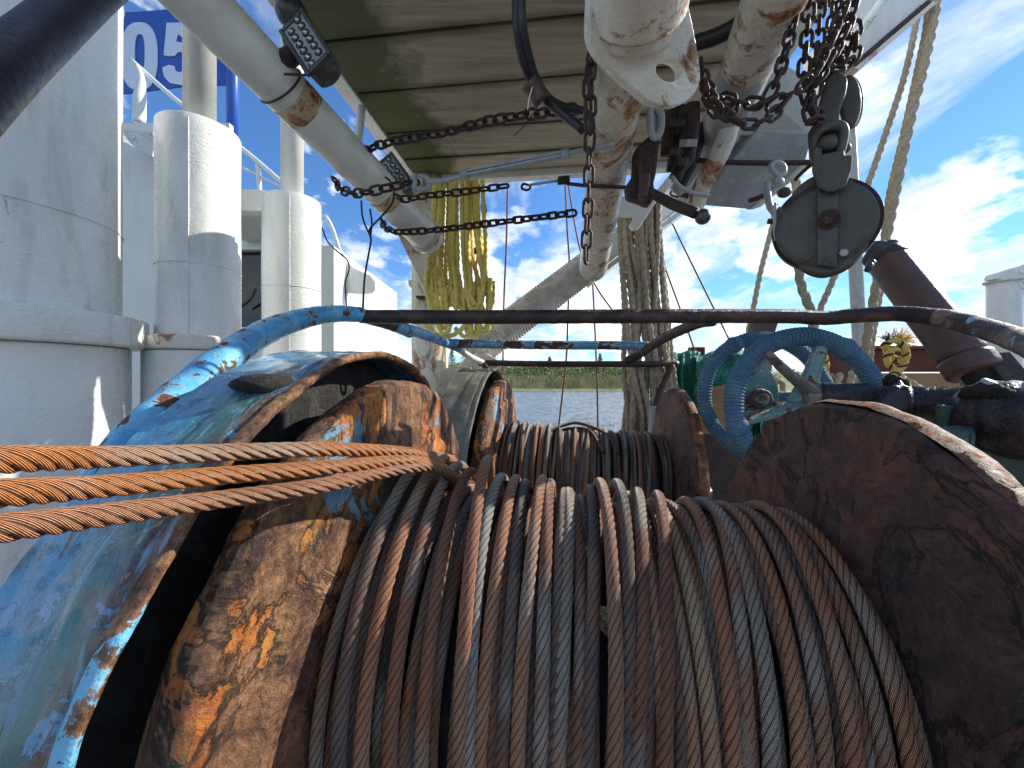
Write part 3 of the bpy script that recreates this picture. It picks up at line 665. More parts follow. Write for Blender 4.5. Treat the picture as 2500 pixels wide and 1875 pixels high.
# ------------------------------------------------------------------ wooden roof deck overhead
H = 1.3
RX = Vector((.993, -.115, 0)).normalized(); RY = Vector((.115, .993, 0)).normalized()
far0 = P(1010, 432, 0.01)*(H/P(1010, 432, 0.01).z)
t = thing('plank_canopy', 'weathered plank deck overhead with green mossy edges and a white steel frame', 'canopy', tuple(far0))
WD = 1.75; b = [0, .20, .455, .75, 1.03, 1.31, 1.60, 1.89, 2.18]
def rp(u, v, z=0): return far0+RX*u-RY*v+Vector((0, 0, z))
for i in range(len(b)-1):
    g = (.010, .011, .006, .007, .009, .012, .008, .008, .008)[i]; v0, v1 = b[i]+g, b[i+1]-g; n = 24; m_ = MB()
    V = [];f = []; uv = []
    for k in range(n+1):
        u = .015+WD*k/n; wob = .002*mnoise.noise(Vector((u*3, i*5.1, 0)))
        V += [rp(u, v0, wob), rp(u, v1, wob), rp(u, v0, .035), rp(u, v1, .035)]
    for k in range(n):
        a = 4*k; c_ = a+4
        for q in ((a, c_, c_+1, a+1), (a+2, a+3, c_+3, c_+2), (a, a+2, c_+2, c_), (a+1, c_+1, c_+3, a+3)):
            f.append(q)
            for vi in q: uv.append((max(0, 1-(vi//4)/n*3.2), float(vi % 2)))
    f += [(0, 1, 3, 2), (4*n, 4*n+2, 4*n+3, 4*n+1)]; uv += [(1, 0)]*8
    m_.add(V, f, uv); m_.build('plank', M['wood'], t, smooth=False)
aabox_ = beam(rp(.02, 1.08, .045), rp(WD, 1.08, .045), RY*1.08, Vector((0, 0, .006))).build('backing', M['pitch'], t, smooth=False)  # black sheet added above the planks, hides the sky so gaps look dark
m_ = MB(); beam(rp(-.020, -.04, .030), rp(-.045, 2.2, .030), RX*.034, Vector((0, 0, .033)), m_)
bevel(m_.build('frame_edge', M['white'], t, smooth=False, label='white painted left edge angle'), .004)
m_ = MB(); beam(rp(-.06, -.035, .0), rp(WD+.05, -.035, .0), RY*.032, Vector((0, 0, .036)), m_)
bevel(m_.build('frame_edge', M['white_clean'], t, smooth=False), .004)
m_ = MB(); beam(rp(WD+.05, -.035, .0), rp(WD+.05, 2.2, .0), RX*.032, Vector((0, 0, .036)), m_)
bevel(m_.build('frame_edge', M['white_clean'], t, smooth=False), .004)
cyl(P(884, 258, 1.86), P(871, 385, 1.92), .017, n=14).build('stay', M['white_clean'], t)

# unseen box added on the canopy to keep sun off the left trunks
t = thing('sun_blocker', 'plain white box added unseen on the canopy to block the sun', 'sun blocker', tuple(rp(.9, 1.1, .07)))
bevel(box(rp(.86, 1.05, .95), (RX*.80, RY*.95, Vector((0, 0, .86)))).build('body', M['white_clean'], t, smooth=False), .02)
bevel(box(rp(.86, 1.05, 1.84), (RX*.84, RY*.99, Vector((0, 0, .02)))).build('box_top', M['white_clean'], t, smooth=False), .01)

# ------------------------------------------------------------------ left side: white trunks, cabin, mast
def ringcol(ang, dist, r, z0, z1, name, lab, m_, cat='vent trunk', grp=None, collars=(), n=72, top='dome'):
    a = math.radians(ang); c = Vector((-math.sin(a)*dist, math.cos(a)*dist, 0))
    t = thing(name, lab, cat, (c.x, c.y, z0), grp)
    path = [(c.x, c.y, z0), (c.x, c.y, z1-.012), (c.x, c.y, z1)]
    V = MB(); hs = [z0+(z1-.01-z0)*i/40 for i in range(41)]+[z1-.003, z1]
    rs = [r]*41+[r-.003, r-.014]
    pts = np.array([(c.x, c.y, h) for h in hs]); R2 = np.zeros((len(hs), n))
    for i, h in enumerate(hs):
        for j in range(n):
            th = 2*math.pi*j/n; R2[i, j] = rs[i]+.003*mnoise.noise(Vector((math.cos(th)*2, math.sin(th)*2, h*2.2+ang)))
    V.add(*sweep(pts, R2, n)); V.build('trunk', m_, t, angle=50)
    for q_, z_a, z_b in ((-1.15, z0, z1-.03),):
        nv = Vector((math.cos(q_), math.sin(q_), 0)); tube([c+nv*(r+.001)+Vector((0, 0, h_)) for h_ in [z_a+(z_b-z_a)*k/30 for k in range(31)]], .0032, 6, .012, .5, ang).build('weld_seam', m_, t)
    for zz in ((.72, 1.9) if r > .3 else (.62,)):
        if zz < z1: tube([c+Vector((math.cos(k*math.pi/24)*(r+.001), math.sin(k*math.pi/24)*(r+.001), zz)) for k in range(48)], .0030, 6, .012, .5, ang, closed=True).build('weld_seam', m_, t)
    for (za, zb, rc, mm) in collars:
        W_ = MB(); e = .012
        pts = [(za, rc-e), (za+.004, rc-.003), (za+e, rc), (zb-e, rc), (zb-.004, rc-.003), (zb, rc-e)]
        if zb-za < .03: pts = [(za, rc), (zb, rc)]
        R3 = np.zeros((len(pts), n)); q = np.array([(c.x, c.y, z) for z, _ in pts])
        for i, (z, rr) in enumerate(pts):
            for j in range(n): th = 2*math.pi*j/n; R3[i, j] = rr+.0035*mnoise.noise(Vector((math.cos(th)*3, math.sin(th)*3, z*4+ang+9)))
        W_.add(*sweep(q, R3, n)); W_.build('collar', mm, t, angle=50)
    return t, c
GT = 'white trunks along the left side'
t1, c1_ = ringcol(52, 2.92, .39, DZ, 3.2, 'vent_trunk', 'largest white steel trunk at the left edge with a broad welded collar', M['white'], grp=GT, collars=[(.153, .295, .49, M['white']), (DZ, .15, .425, M['white'])])
t2, c2_ = ringcol(38.1, 2.9, .197, DZ, 1.415, 'vent_trunk', 'middle white steel trunk carrying a weathered grey pipe on its top', M['white'], grp=GT, collars=[(.155, .23, .262, M['white_rust']), (DZ, .152, .25, M['white_clean'])])
cyl(c2_+Vector((0, 0, 1.4)), c2_+Vector((0, 0, 3.4)), .078, n=28).build('pipe', M['grey_white'], t2, label='weathered grey white pipe with black scuffs')
t3, c3_ = ringcol(28.9, 3.2, .184, DZ, 1.25, 'vent_trunk', 'right hand white steel trunk with a slender white pipe and a sunlit side', M['white_clean'], grp=GT)
cyl(c3_+Vector((0, 0, 1.24)), c3_+Vector((0, 0, 3.6)), .073, n=28).build('pipe', M['white_clean'], t3)
m_ = MB(); beam(P(560, 494, 2.66), P(664, 497, 2.74), Vector((0, .05, 0)), (0, 0, .072), m_)
bevel(m_.build('cross_beam', M['white_clean'], smooth=False, label='short white box beam joining the middle and right hand trunks', cat='beam'), .006)
# black hose crossing the top left corner
tube(PP([(-120, 290, .62), (0, 175, .72), (110, 80, .84), (230, -25, .98), (380, -150, 1.15)]), .046, 24, .02).build('rubber_hose', M['black'], label='thick black rubber hose crossing the top left corner', cat='hose')
# cabin wall, window, wing
def quad_wall(pxs, y0, y1, th, mb=None): pass
t = thing('wheelhouse', 'cream white cabin wall with a dark window behind the trunks', 'cabin', (-2.6, 4.2, DZ))
CY = 4.0
def wallpoly(px, y, th=.05): return extrude(PP([(a, b, y) for a, b in px]), (0, th, 0))
def lerpx(px): return px
# cabin wall in x-z plane at CY with an opening for the window
x0, x1 = (150-1250)/F*CY, (815-1250)/F*CY; zt = -(330-925)/F*CY
wx0, wx1 = (560-1250)/F*CY, (660-1250)/F*CY; wz0, wz1 = -(800-925)/F*CY, -(610-925)/F*CY
m_ = MB(); xs = x0-.8
aabox(xs, wx0, CY, CY+.06, DZ, (925-300)/F*CY, m_); aabox(wx0, wx1, CY, CY+.06, DZ, wz0, m_); aabox(wx0, wx1, CY, CY+.06, wz1, (925-520)/F*CY, m_); aabox(wx1, x1, CY, CY+.06, DZ, (925-600)/F*CY, m_)
m_.build('wall', M['cabin'], t, smooth=False)
aabox(x1-.05, x1, CY+.065, CY+2.2, DZ, (925-600)/F*CY).build('side_wall', M['white_clean'], t, smooth=False)
gl = aabox(wx0-.01, wx1+.01, CY+.075, CY+.09, wz0-.01, wz1+.01).build('window', M['glass'], t, smooth=False)
m_ = MB(); fz = .03
for (a, b_, c, d_) in ((wx0-fz, wx1+fz, wz1-.005, wz1+.05), (wx0-fz, wx1+fz, wz0-.05, wz0+.005)): aabox(a, b_, CY-.02, CY+.03, c, d_, m_)
for xx in (wx0-fz, wx1-.005): aabox(xx, xx+fz+.005, CY-.018, CY+.028, wz0+.006, wz1-.006, m_)
bevel(m_.build('window_frame', M['cabin'], t, smooth=False), .006)
tube(PP([(590, 748, 3.99), (612, 730, 3.98), (625, 705, 3.97)]), .012, 8, .03).build('wiper', M['dark'], t)
# roof eave over the window
beam(P(560, 560, 3.75), P(700, 545, 3.75), (0, .35, 0), (0, 0, .035)).build('eave', M['cabin'], t, smooth=False)
m_ = extrude(PP([(300, 345, 3.7), (372, 382, 3.7), (378, 345, 3.75), (372, 322, 3.8), (300, 318, 3.8)]), (0, .25, .04)); m_.build('rusty_ledge', M['white_rust'], t, smooth=False, label='ledge with a rusty edge')
# bridge wing with rounded tip
out = [(700, 500), (784, 592), (822, 622), (868, 655), (905, 672), (917, 688), (916, 705), (905, 715), (880, 717), (815, 712), (700, 712)]
bevel(extrude(PP([(a, b_, 4.3) for a, b_ in out]), (0, .06, 0)).build('bridge_wing', M['white_clean'], t, smooth=False), .02)
bevel(wallpoly([(700, 712), (814, 712), (812, 960), (700, 960)], 4.3, .7).build('wing_support', M['white_clean'], t, smooth=False), .01)
tube(PP([(775, 605, 4.2), (782, 540, 4.2), (795, 530, 4.2), (812, 560, 4.2), (825, 600, 4.2), (838, 625, 4.2)]), .022, 10, .03).build('hand_hoop', M['white_clean'], t)
# railings
t = thing('cabin_railing', 'white pipe railing sloping down behind the grey pipe and the blue mast', 'railing', tuple(P(500, 480, 4.2)))
for l in ([(318, 145, 4.2), (445, 256, 4.2), (590, 362, 4.2), (700, 455, 4.2)], [(590, 408, 4.2), (700, 462, 4.2)]): tube(PP(l), .024 if len(l) > 2 else .013, 10, .06).build('rail', M['white_clean'], t)
for l in ([(629, 395, 4.2), (636, 500, 4.2)], [(760, 500, 4.2), (765, 560, 4.2)]): tube(PP(l), .024, 10, .06).build('post', M['white_clean'], t)
tube(PP([(334, 160, 4.15), (345, 190, 4.13), (342, 235, 4.13), (340, 300, 4.15)]), [.022, .03, .055, .055], 16, .03, .1, 2).build('wrapped_cloth', M['white_clean'], t)
# blue mast with number board
t = thing('signal_mast', 'blue mast tube carrying the number board behind the trunks', 'mast', tuple(P(568, 345, 4.6)))
cyl(P(568, 420, 4.6), P(568, -60, 4.6), .062, n=20).build('mast_tube', M['blue_sign'], t)
SYb = 4.62
def sg(cx, cy): return (cx*700/2212, cy*525/1659)
bd = [(700, 100), (1010, 92), (1170, 82), (1400, 62), (1775, 50), (1775, 650), (1400, 665), (1000, 716), (700, 740)]
bo = extrude(PP([(*sg(a, b_), SYb) for a, b_ in bd]), (0, .02, 0)).build('number_board', M['blue_sign'], t, smooth=False, label='blue board with white digits 05')
n = 40
el = lambda cx, cy, rx, ry, pw: [(cx+rx*abs(math.cos(q))**pw*math.copysign(1, math.cos(q)), cy+ry*abs(math.sin(q))**pw*math.copysign(1, math.sin(q))) for q in [2*math.pi*k/n for k in range(n)]]
ringplate(PP([(*sg(a, b_), SYb-.012) for a, b_ in el(1072, 432, 142, 262, .8)]), PP([(*sg(a, b_), SYb-.012) for a, b_ in el(1077, 410, 39, 148, .75)]), (0, .009, 0)).build('digit_zero', M['sign_white'], bo, smooth=False)
five = [(1285, 175), (1600, 172), (1612, 262), (1420, 300), (1372, 262), (1356, 318), (1410, 330), (1480, 345), (1560, 400), (1600, 480), (1570, 570), (1500, 640), (1400, 655), (1310, 640), (1265, 590), (1250, 520), (1300, 500), (1345, 508), (1352, 545), (1385, 558), (1415, 545), (1440, 500), (1440, 430), (1410, 400), (1370, 402), (1345, 430), (1300, 432), (1262, 425)]
extrude(PP([(*sg(a, b_), SYb-.012) for a, b_ in five]), (0, .009, 0)).build('digit_five', M['sign_white'], bo, smooth=False)

# ------------------------------------------------------------------ masts, booms and pipes overhead
def arc_pts(c, r, n=24): return [(c[0]+r*math.cos(2*math.pi*k/n), c[1]+r*math.sin(2*math.pi*k/n)) for k in range(n)]
# left diagonal pipe
bA, bB = P(425, -60, 1.03), P(1052, 590, 2.05)
def onb(f): return bA.lerp(bB, f)
t = thing('boom_leg', 'thick white diagonal pipe with rust rings running down to the white post', 'boom', tuple(bB))
tube([bA, bB], .0765, 40, .01, .006, 1, straight=True).build('pipe', M['white_beam'], t)
def band(f, r, thk, m_, name, tilt=0, ring=None):
    ax = (bB-bA).normalized(); u = ax.cross(Vector((0, 0, 1))).normalized(); v = ax.cross(u); c = onb(f)
    tube([c+(u*math.cos(q)+v*math.sin(q))*r+ax*tilt*math.cos(q+1) for q in [2*math.pi*k/24 for k in range(24)]], thk, 8, .01, closed=True).build(name, m_, t)
band(.262, .0785, .0032, M['black'], 'cable_tie', .01)
for f in (.945, .957, .969): band(f, .078, .006, M['white_rust'], 'weld_ring')
M['stain'] = mat('yellow_rust_stain', white_paint((.80, .76, .62), rust=1.6, yellow=1.0, peel=.6, seed=14))
rustc = mat('rust_band_stain', rust((.45, .28, .10), (.60, .48, .26), (.42, .20, .05), dark=(.55, .5, .38), scale=9, flakes=0, bstr=.2, rgh=.35))
for f, l in ((.315, .10), (.70, .085)):
    a, b_ = onb(f-l*.3), onb(f+l*.3); tube([a, a.lerp(b_, .5), b_], [.0766, .0774, .0766], 40, .01, .004, 5, straight=True).build('rust_stain', M['stain'], t)
# rust streaked post under the canopy edge with its gusset
t = thing('canopy_post', 'white post under the canopy edge streaked with yellow brown rust', 'post', tuple(P(1048, 940, 2.62)+Vector((0, 0, -1.45))))
pc = P(1050, 925, 2.62)
tube([(pc.x, pc.y, DZ), (pc.x, pc.y, H)], .119, 36, .04, .01, 3, straight=True).build('post', M['white_post'], t)
bevel(extrude(PP([(965, 560, 2.35), (1000, 552, 2.35), (1060, 590, 2.42), (1060, 720, 2.5), (1042, 725, 2.5), (1012, 660, 2.45)]), (0, .05, 0)).build('gusset', M['white_post'], t, smooth=False), .008)
bevel(extrude(PP([(1003, 440, 2.5), (1072, 440, 2.5), (1078, 560, 2.5), (1040, 585, 2.5), (1012, 560, 2.5)]), (0, .05, 0)).build('gusset', M['white_post'], t, smooth=False), .008)
bevel(extrude(PP([(962, 432, 2.30), (1076, 432, 2.30), (1082, 600, 2.32), (1062, 690, 2.36), (1040, 720, 2.4), (1010, 655, 2.36), (985, 590, 2.32)]), (0, .05, 0)).build('gusset', M['white_post'], t, smooth=False), .01)
bevel(extrude(PP([(996, 683, 2.6), (1012, 684, 2.6), (1014, 705, 2.6), (1006, 705, 2.6), (997, 696, 2.6)]), (0, .03, 0)).build('small_lug', M['white_clean'], t, smooth=False), .003)
bevel(box(P(1032, 727, 2.46), ((.035, 0, 0), (0, .03, 0), (0, 0, .008))).build('cleat', M['black'], t, smooth=False), .003)
bevel(extrude(PP([(1060, 950, 2.35), (1075, 905, 2.35), (1105, 892, 2.35), (1150, 896, 2.35), (1160, 925, 2.35), (1130, 960, 2.35), (1085, 985, 2.35)]), (0, .06, 0)).build('hinge_plate', M['white_post'], t, smooth=False), .006)
# boom wrapped with rope then a bare box section
t = thing('wrapped_boom', 'white box boom with pale rope tightly wrapped round its lower half', 'boom', tuple(P(1150, 900, 2.4)))
A0, A1, A2 = P(1135, 915, 2.52), P(1172, 850, 2.54), P(1448, 640, 2.72)
dirn = (A2-A1).normalized()
path, s_ = resample([A1-dirn*.06, A1, A2], .0016)
rr = .100-.004*np.clip(s_/s_[-1], 0, 1); rb = rr*(1-.05+.05*np.abs(np.sin(s_*math.pi/.0145))**.6)
nseg = 40; th = np.arange(nseg)*2*math.pi/nseg
sq = 1/np.maximum(np.abs(np.cos(th-.6)), np.abs(np.sin(th-.6)))**.55*.92
sk = rr[:, None]*sq[None, :]*(1-.10+.10*np.abs(np.sin((s_[:, None]+.010*np.sin(th)[None, :])*math.pi/.021))**.6)
m_ = MB(); m_.add(*sweep(path, sk, nseg, s_))
def wrap_fn(N):
    c = N.co('Object'); n = N.noise(c, 9, 6, .65, .6); f = N.noise(c, 120, 4)
    col = N.mix(N.ramp(n, [(.4, 0), (.62, 1)]), (.72, .70, .64), (.46, .45, .40)); col = N.mix(N.ramp(N.noise(N.co('Object', (1, 1, 1), (4, 2, 0)), 6, 4, .6, 1), [(.63, 0), (.68, .9)]), col, (.05, .055, .045))
    return {'Base Color': col, 'Roughness': .8, 'Normal': N.bump(f, .5, .002)}
M['wrap'] = mat('pale_wrapped_rope', wrap_fn)
m_.build('rope_wrapping', M['wrap'], t)
m_ = MB(); rnd = random.Random(3)
for _ in range(46):
    a = A1.lerp(A2, rnd.uniform(-.06, .05))+Vector((rnd.uniform(-.09, .09), -.1, rnd.uniform(-.09, .09))); v = Vector((rnd.gauss(0, .03), rnd.gauss(0, .02), rnd.gauss(-.01, .03)))
    tube([a, a+v, a+v*1.6+Vector((rnd.gauss(0, .015), 0, -.01))], .0016, 5, .01, mb=m_)
o = m_.build('frayed_end', M['beige_dark'], t, kind='stuff')
W1 = Vector((.35, 0, .62)).normalized(); up_ = dirn.cross(Vector((0, 1, 0))).normalized()
A3 = P(1850, 330, 2.95); d2 = (A3-P(1425, 655, 2.70)).normalized(); n2 = d2.cross(Vector((0, 1, 0))).normalized()
bevel(beam(P(1425, 655, 2.70), A3, n2*.078, Vector((0, .08, 0))).build('box_section', M['white_beam'], t, smooth=False), .008)
bevel(beam(P(1440, 690, 2.62), P(1860, 372, 2.86), n2*.014, Vector((0, .12, 0))).build('flange_strip', M['white_clean'], t, smooth=False), .003)
bevel(extrude(PP([(1120, 950, 2.4), (1112, 900, 2.4), (1140, 868, 2.4), (1190, 862, 2.4), (1225, 885, 2.4), (1200, 915, 2.4), (1168, 935, 2.4)]), (0, .08, 0)).build('foot_bracket', M['white_rust'], t, smooth=False), .01)
cyl(P(1118, 918, 2.28), P(1118, 918, 2.42), .035, n=20).build('pivot_pin', M['white_post'], t)

# centre pipe with eye plate
qA, qB = P(1555, -110, .84), P(1448, 655, 2.16)
t = thing('gantry_pipe', 'rust stained white pipe with a large pierced eye plate at its upper end', 'gantry leg', tuple(qB))
tube([qA, qB], .0735, 44, .008, .008, 6, straight=True).build('pipe', M['white_rust'], t)
tube([qB-(qB-qA).normalized()*.01, qB+(qB-qA).normalized()*.02, qB+(qB-qA).normalized()*.05], [.0735, .068, .03], 36, .006).build('pipe_end', M['galv'], t)
tube([P(1572, -130, .70), P(1558, 30, .80), P(1552, 88, .835)], [.098, .094, .082], 48, .006, .012, 8, straight=True).build('sleeve', M['white_rust'], t)
outl = [(1452, -160), (1441, -20), (1437, 60), (1442, 100), (1458, 130), (1480, 155), (1520, 195), (1560, 228), (1582, 246), (1608, 256), (1650, 259), (1682, 244), (1700, 222), (1711, 195), (1708, 150), (1698, 90), (1684, 20), (1668, -60), (1650, -160)]
def pl(px, py): return P(px, py, .80+.00042*(py-100))
ol, s_ = resample([pl(*q) for q in outl], .012, True); ol = [Vector(q) for q in ol]; k = len(ol)
cen = pl(1634, 172); ang0 = [math.atan2((q-cen).z, (q-cen).x) for q in ol]
inn = []
for i_, q in enumerate(ol):
    a = ang0[i_]; inn.append(pl(1634+31*math.cos(a)-4*math.sin(a), 172-27*math.sin(a)))
ob = ringplate(ol, inn, Vector((-.006, .026, .010))).build('eye_plate', M['white_rust'], t, smooth=False); bevel(ob, .004, 3)
# second pipe on the right, shade on its lower length painted as grey
t = thing('gantry_pipe', 'heavy white and grey pipe on the upper right with a rust run along its edge', 'gantry leg', tuple(P(1700, 430, 2.0)))
gA, gM, gB = P(1925, -90, .92), P(1828, 150, 1.22), P(1690, 480, 2.0)
tube([gA, gM], .078, 40, .01, .008, 12, straight=True).build('upper_pipe', M['white_rust'], t)
tube([gM+(gA-gM).normalized()*.05, gM, gB], [.0755, .0755, .075], 40, .02, .012, 13, straight=True).build('lower_pipe', M['galv'], t, label='lower length with its shade put into a grey colour')
tube(PP([(1690, 520, 1.55), (1722, 440, 1.5), (1760, 370, 1.45), (1785, 300, 1.42), (1790, 250, 1.42)]), .034, 18, .01, .08, 2).build('rusty_strip', M['white_rust'], t)
# grey box beam seen from below
t = thing('box_girder', 'grey primed box girder hanging low right of the rusty pipe', 'girder', tuple(P(1780, 500, 1.6)))
def slab(pxs, vec, m_, name, par, bv=.004, lab=None): return bevel(extrude(PP(pxs), vec).build(name, m_, par, smooth=False, label=lab), bv)
slab([(1697, 500, 1.7), (1836, 512, 1.7), (1965, 400, 1.55), (1985, 325, 1.5), (1850, 318, 1.5)], (0, .03, .06), M['galv'], 'bottom_plate', t)
slab([(1800, 330, 1.52), (1985, 335, 1.52), (1990, 200, 1.45), (1905, 150, 1.4), (1840, 215, 1.42)], (0, .05, .02), M['grey_white'], 'side_plate', t)
slab([(1836, 512, 1.68), (1858, 505, 1.66), (1990, 395, 1.52), (1965, 398, 1.54)], (0, .05, .02), M['white_beam'], 'edge_strip', t, .003)
# white box beam upper right
t = thing('upper_girder', 'white box girder crossing the upper right corner with a dark seam', 'girder', tuple(P(2100, 150, 1.7)))
slab([(2090, 150, 1.7), (2262, 2, 1.7), (2330, -60, 1.7), (2180, -60, 1.7), (2060, 40, 1.7)], (0, .25, 0), M['white_clean'], 'web_plate', t)
slab([(2085, 152, 1.68), (2266, -2, 1.68), (2276, 4, 1.68), (2092, 161, 1.68)], (0, .27, 0), M['dark'], 'seam', t, .001)
slab([(2080, 164, 1.67), (2092, 161, 1.67), (2278, 3, 1.67), (2290, 5, 1.67), (2098, 170, 1.67)], (0, .29, 0), M['white_rust'], 'lower_lip', t, .002)
tube(PP([(2162, -10, 1.6), (2120, 50, 1.6), (2095, 78, 1.6), (2080, 90, 1.6)]), .017, 14, .01, .05).build('rusty_rod', M['white_rust'], t)
# hook plate and hanging rope bundle
t = thing('rope_hook_bracket', 'white hooked plate from which the beige rope bundle hangs', 'bracket', tuple(P(1560, 500, 2.2)))
slab([(1512, 478, 2.2), (1590, 480, 2.2), (1612, 455, 2.2), (1640, 420, 2.2), (1655, 440, 2.2), (1600, 495, 2.2), (1566, 548, 2.2), (1558, 560, 2.2), (1546, 561, 2.2), (1538, 552, 2.2), (1542, 540, 2.2), (1548, 528, 2.2), (1503, 526, 2.2)], (0, .03, 0), M['white_clean'], 'hook_plate', t, .005)

def hank(name, lab, xs, y, m_, r, seed, lobes=3, loops=()):
    rr = random.Random(seed); t = thing(name, lab, 'rope', tuple(P(xs[0][0][0], xs[0][-1][1], y)))
    for k, (top, *rest) in enumerate(xs):
        yy = y+rr.uniform(-.04, .05); pts = [P(a, b_, yy+rr.uniform(-.012, .012)) for a, b_ in (top, *rest)]
        rope_mb(pts, r*rr.uniform(.9, 1.08), lobes, None, .006, 12, .2, phase=rr.uniform(0, 6)).build('strand', m_, t)
    return t
strands = []; rr_ = random.Random(12)
tops = [1513, 1524, 1534, 1546, 1556, 1566, 1578, 1588, 1597, 1606, 1612]
bots = [1530, 1562, 1552, 1575, 1600, 1588, 1622, 1640, 1652, 1622, 1606]
for i in range(22):
    a = tops[i % 11]+rr_.uniform(-4, 4); b_ = bots[(i*4+i//11) % 11]+rr_.uniform(-8, 8); m1 = a*.55+b_*.45+rr_.uniform(-9, 9)
    strands.append([(a, rr_.uniform(478, 505)), (a*.8+m1*.2, 600), (m1, 760), (m1*.5+b_*.5+rr_.uniform(-6, 6), 900), (b_, 1010), (b_+rr_.uniform(-3, 3), 1120)])
tb = hank('rope_bundle', 'thick bundle of weathered beige ropes hanging from the white hook plate', strands, 2.42, M['beige_dark'], .0175, 5)
t = thing('fallen_rope', 'pair of pale rope tails hanging left of the beige bundle above the water', 'rope', tuple(P(1520, 1080, 2.5)))
for l in ([(1530, 620, 2.5), (1542, 760, 2.5), (1545, 880, 2.5), (1527, 1000, 2.5), (1518, 1100, 2.5)], [(1548, 650, 2.5), (1555, 860, 2.5), (1548, 980, 2.5), (1536, 1100, 2.5)]): rope_mb(PP(l), .014, 3, None, .006, 12, .2).build('strand', M['beige'], t)
# yellow hank
rr_ = random.Random(7); st = []
for i in range(18):
    a = 1064+i*6.0+rr_.uniform(-5, 5); f = (i-8.5)/8.5; low = rr_.uniform(700, 822)
    st.append([(a, 440), (a+f*4, 520), (a+f*14+rr_.uniform(-4, 4), 620), (a+f*20+rr_.uniform(-6, 6)+6, 690), (a+f*12+8+rr_.uniform(-8, 8), low-20), (a+f*8+14, low), (a+f*12+26, low-18), (a+f*16+24, 690+rr_.uniform(-20, 20))])
st.append([(1178, 440), (1181, 520), (1186, 600), (1184, 660), (1180, 690), (1176, 720), (1168, 742), (1156, 738), (1150, 722)])
st.append([(1062, 560), (1046, 640), (1040, 700), (1052, 750), (1070, 790), (1080, 815), (1092, 812), (1100, 790)])
st.append([(1040, 790), (1062, 815), (1095, 822), (1130, 800), (1140, 775)])
st.append([(1110, 800), (1135, 822), (1144, 800), (1128, 760), (1100, 700)])
ty = hank('yellow_rope_hank', 'yellow polypropylene rope hank hanging in front of the rust streaked post', st, 2.24, M['yellow'], .0135, 9)
tube(PP([(1180, 500, 2.37), (1182, 518, 2.37)]), .018, 10, .01).build('black_clip', M['black'], ty)
tube(PP([(1158, 606, 2.3), (1163, 619, 2.3)]), .012, 10, .01).build('black_clip', M['black'], ty)
# thin red brown wires far behind
wires = [[(1240, 430, 2.7), (1236, 600, 2.7), (1229, 790, 2.7), (1226, 1200, 2.7)], [(1172, 440, 2.8), (1166, 600, 2.8), (1152, 850, 2.8), (1146, 1200, 2.8)], [(1379, 430, 2.75), (1385, 560, 2.75), (1390, 650, 2.75), (1386, 780, 2.75), (1382, 880, 2.75), (1362, 1060, 2.75), (1350, 1200, 2.75)],
         [(1384, 430, 2.9), (1415, 605, 2.9), (1452, 694, 2.9), (1494, 756, 2.9), (1560, 850, 2.9)], [(1447, 690, 2.8), (1454, 840, 2.8), (1459, 1000, 2.8), (1460, 1200, 2.8)], [(1620, 480, 2.9), (1640, 542, 2.9), (1782, 833, 2.9)], [(1600, 560, 2.85), (1615, 627, 2.85), (1668, 775, 2.85), (1709, 893, 2.85)]]
wl = ['red brown wire leftmost over the water gap rising to the canopy', 'thin dark wire right beside the yellow rope hank', 'red brown wire passing behind the wrapped boom and bending over the water', 'slanting red brown wire crossing below the wrapped boom', 'straight red brown wire hanging just left of the beige rope bundle', 'red brown wire slanting right from the grey girder to the green net', 'red brown wire slanting close beside the beige rope bundle']
for l, lb in zip(wires, wl): tube(PP(l), .0062, 8, .05).build('rigging_wire', M['redwire'], label=lb, cat='wire', group='thin rigging wires')
# black thin leads at the left
for l, lb in (([(786, 556, 2.3), (800, 590, 2.3), (825, 615, 2.3), (848, 635, 2.3), (852, 660, 2.3), (843, 690, 2.3), (846, 748, 2.25)], 'thin black lead curling down from the right hand trunk to the blue pipe'),
              ([(882, 490, 1.75), (885, 530, 1.75), (898, 565, 1.75), (906, 582, 1.75), (900, 620, 1.7), (890, 680, 1.6), (886, 752, 1.45)], 'thin black lead hanging from the boom leg tie to the rail corner'),
              ([(905, 582, 1.75), (902, 560, 1.75), (925, 535, 1.7), (955, 500, 1.65), (962, 475, 1.62), (955, 445, 1.62), (930, 425, 1.65)], 'black lead looping up round the boom leg to the small floodlight'),
              ([(903, 510, 1.74), (908, 545, 1.75), (904, 578, 1.75)], 'short black lead tail under the boom leg')):
    tube(PP(l), .0042, 8, .02).build('electric_lead', M['black'], label=lb, cat='cable', group='black electric leads')

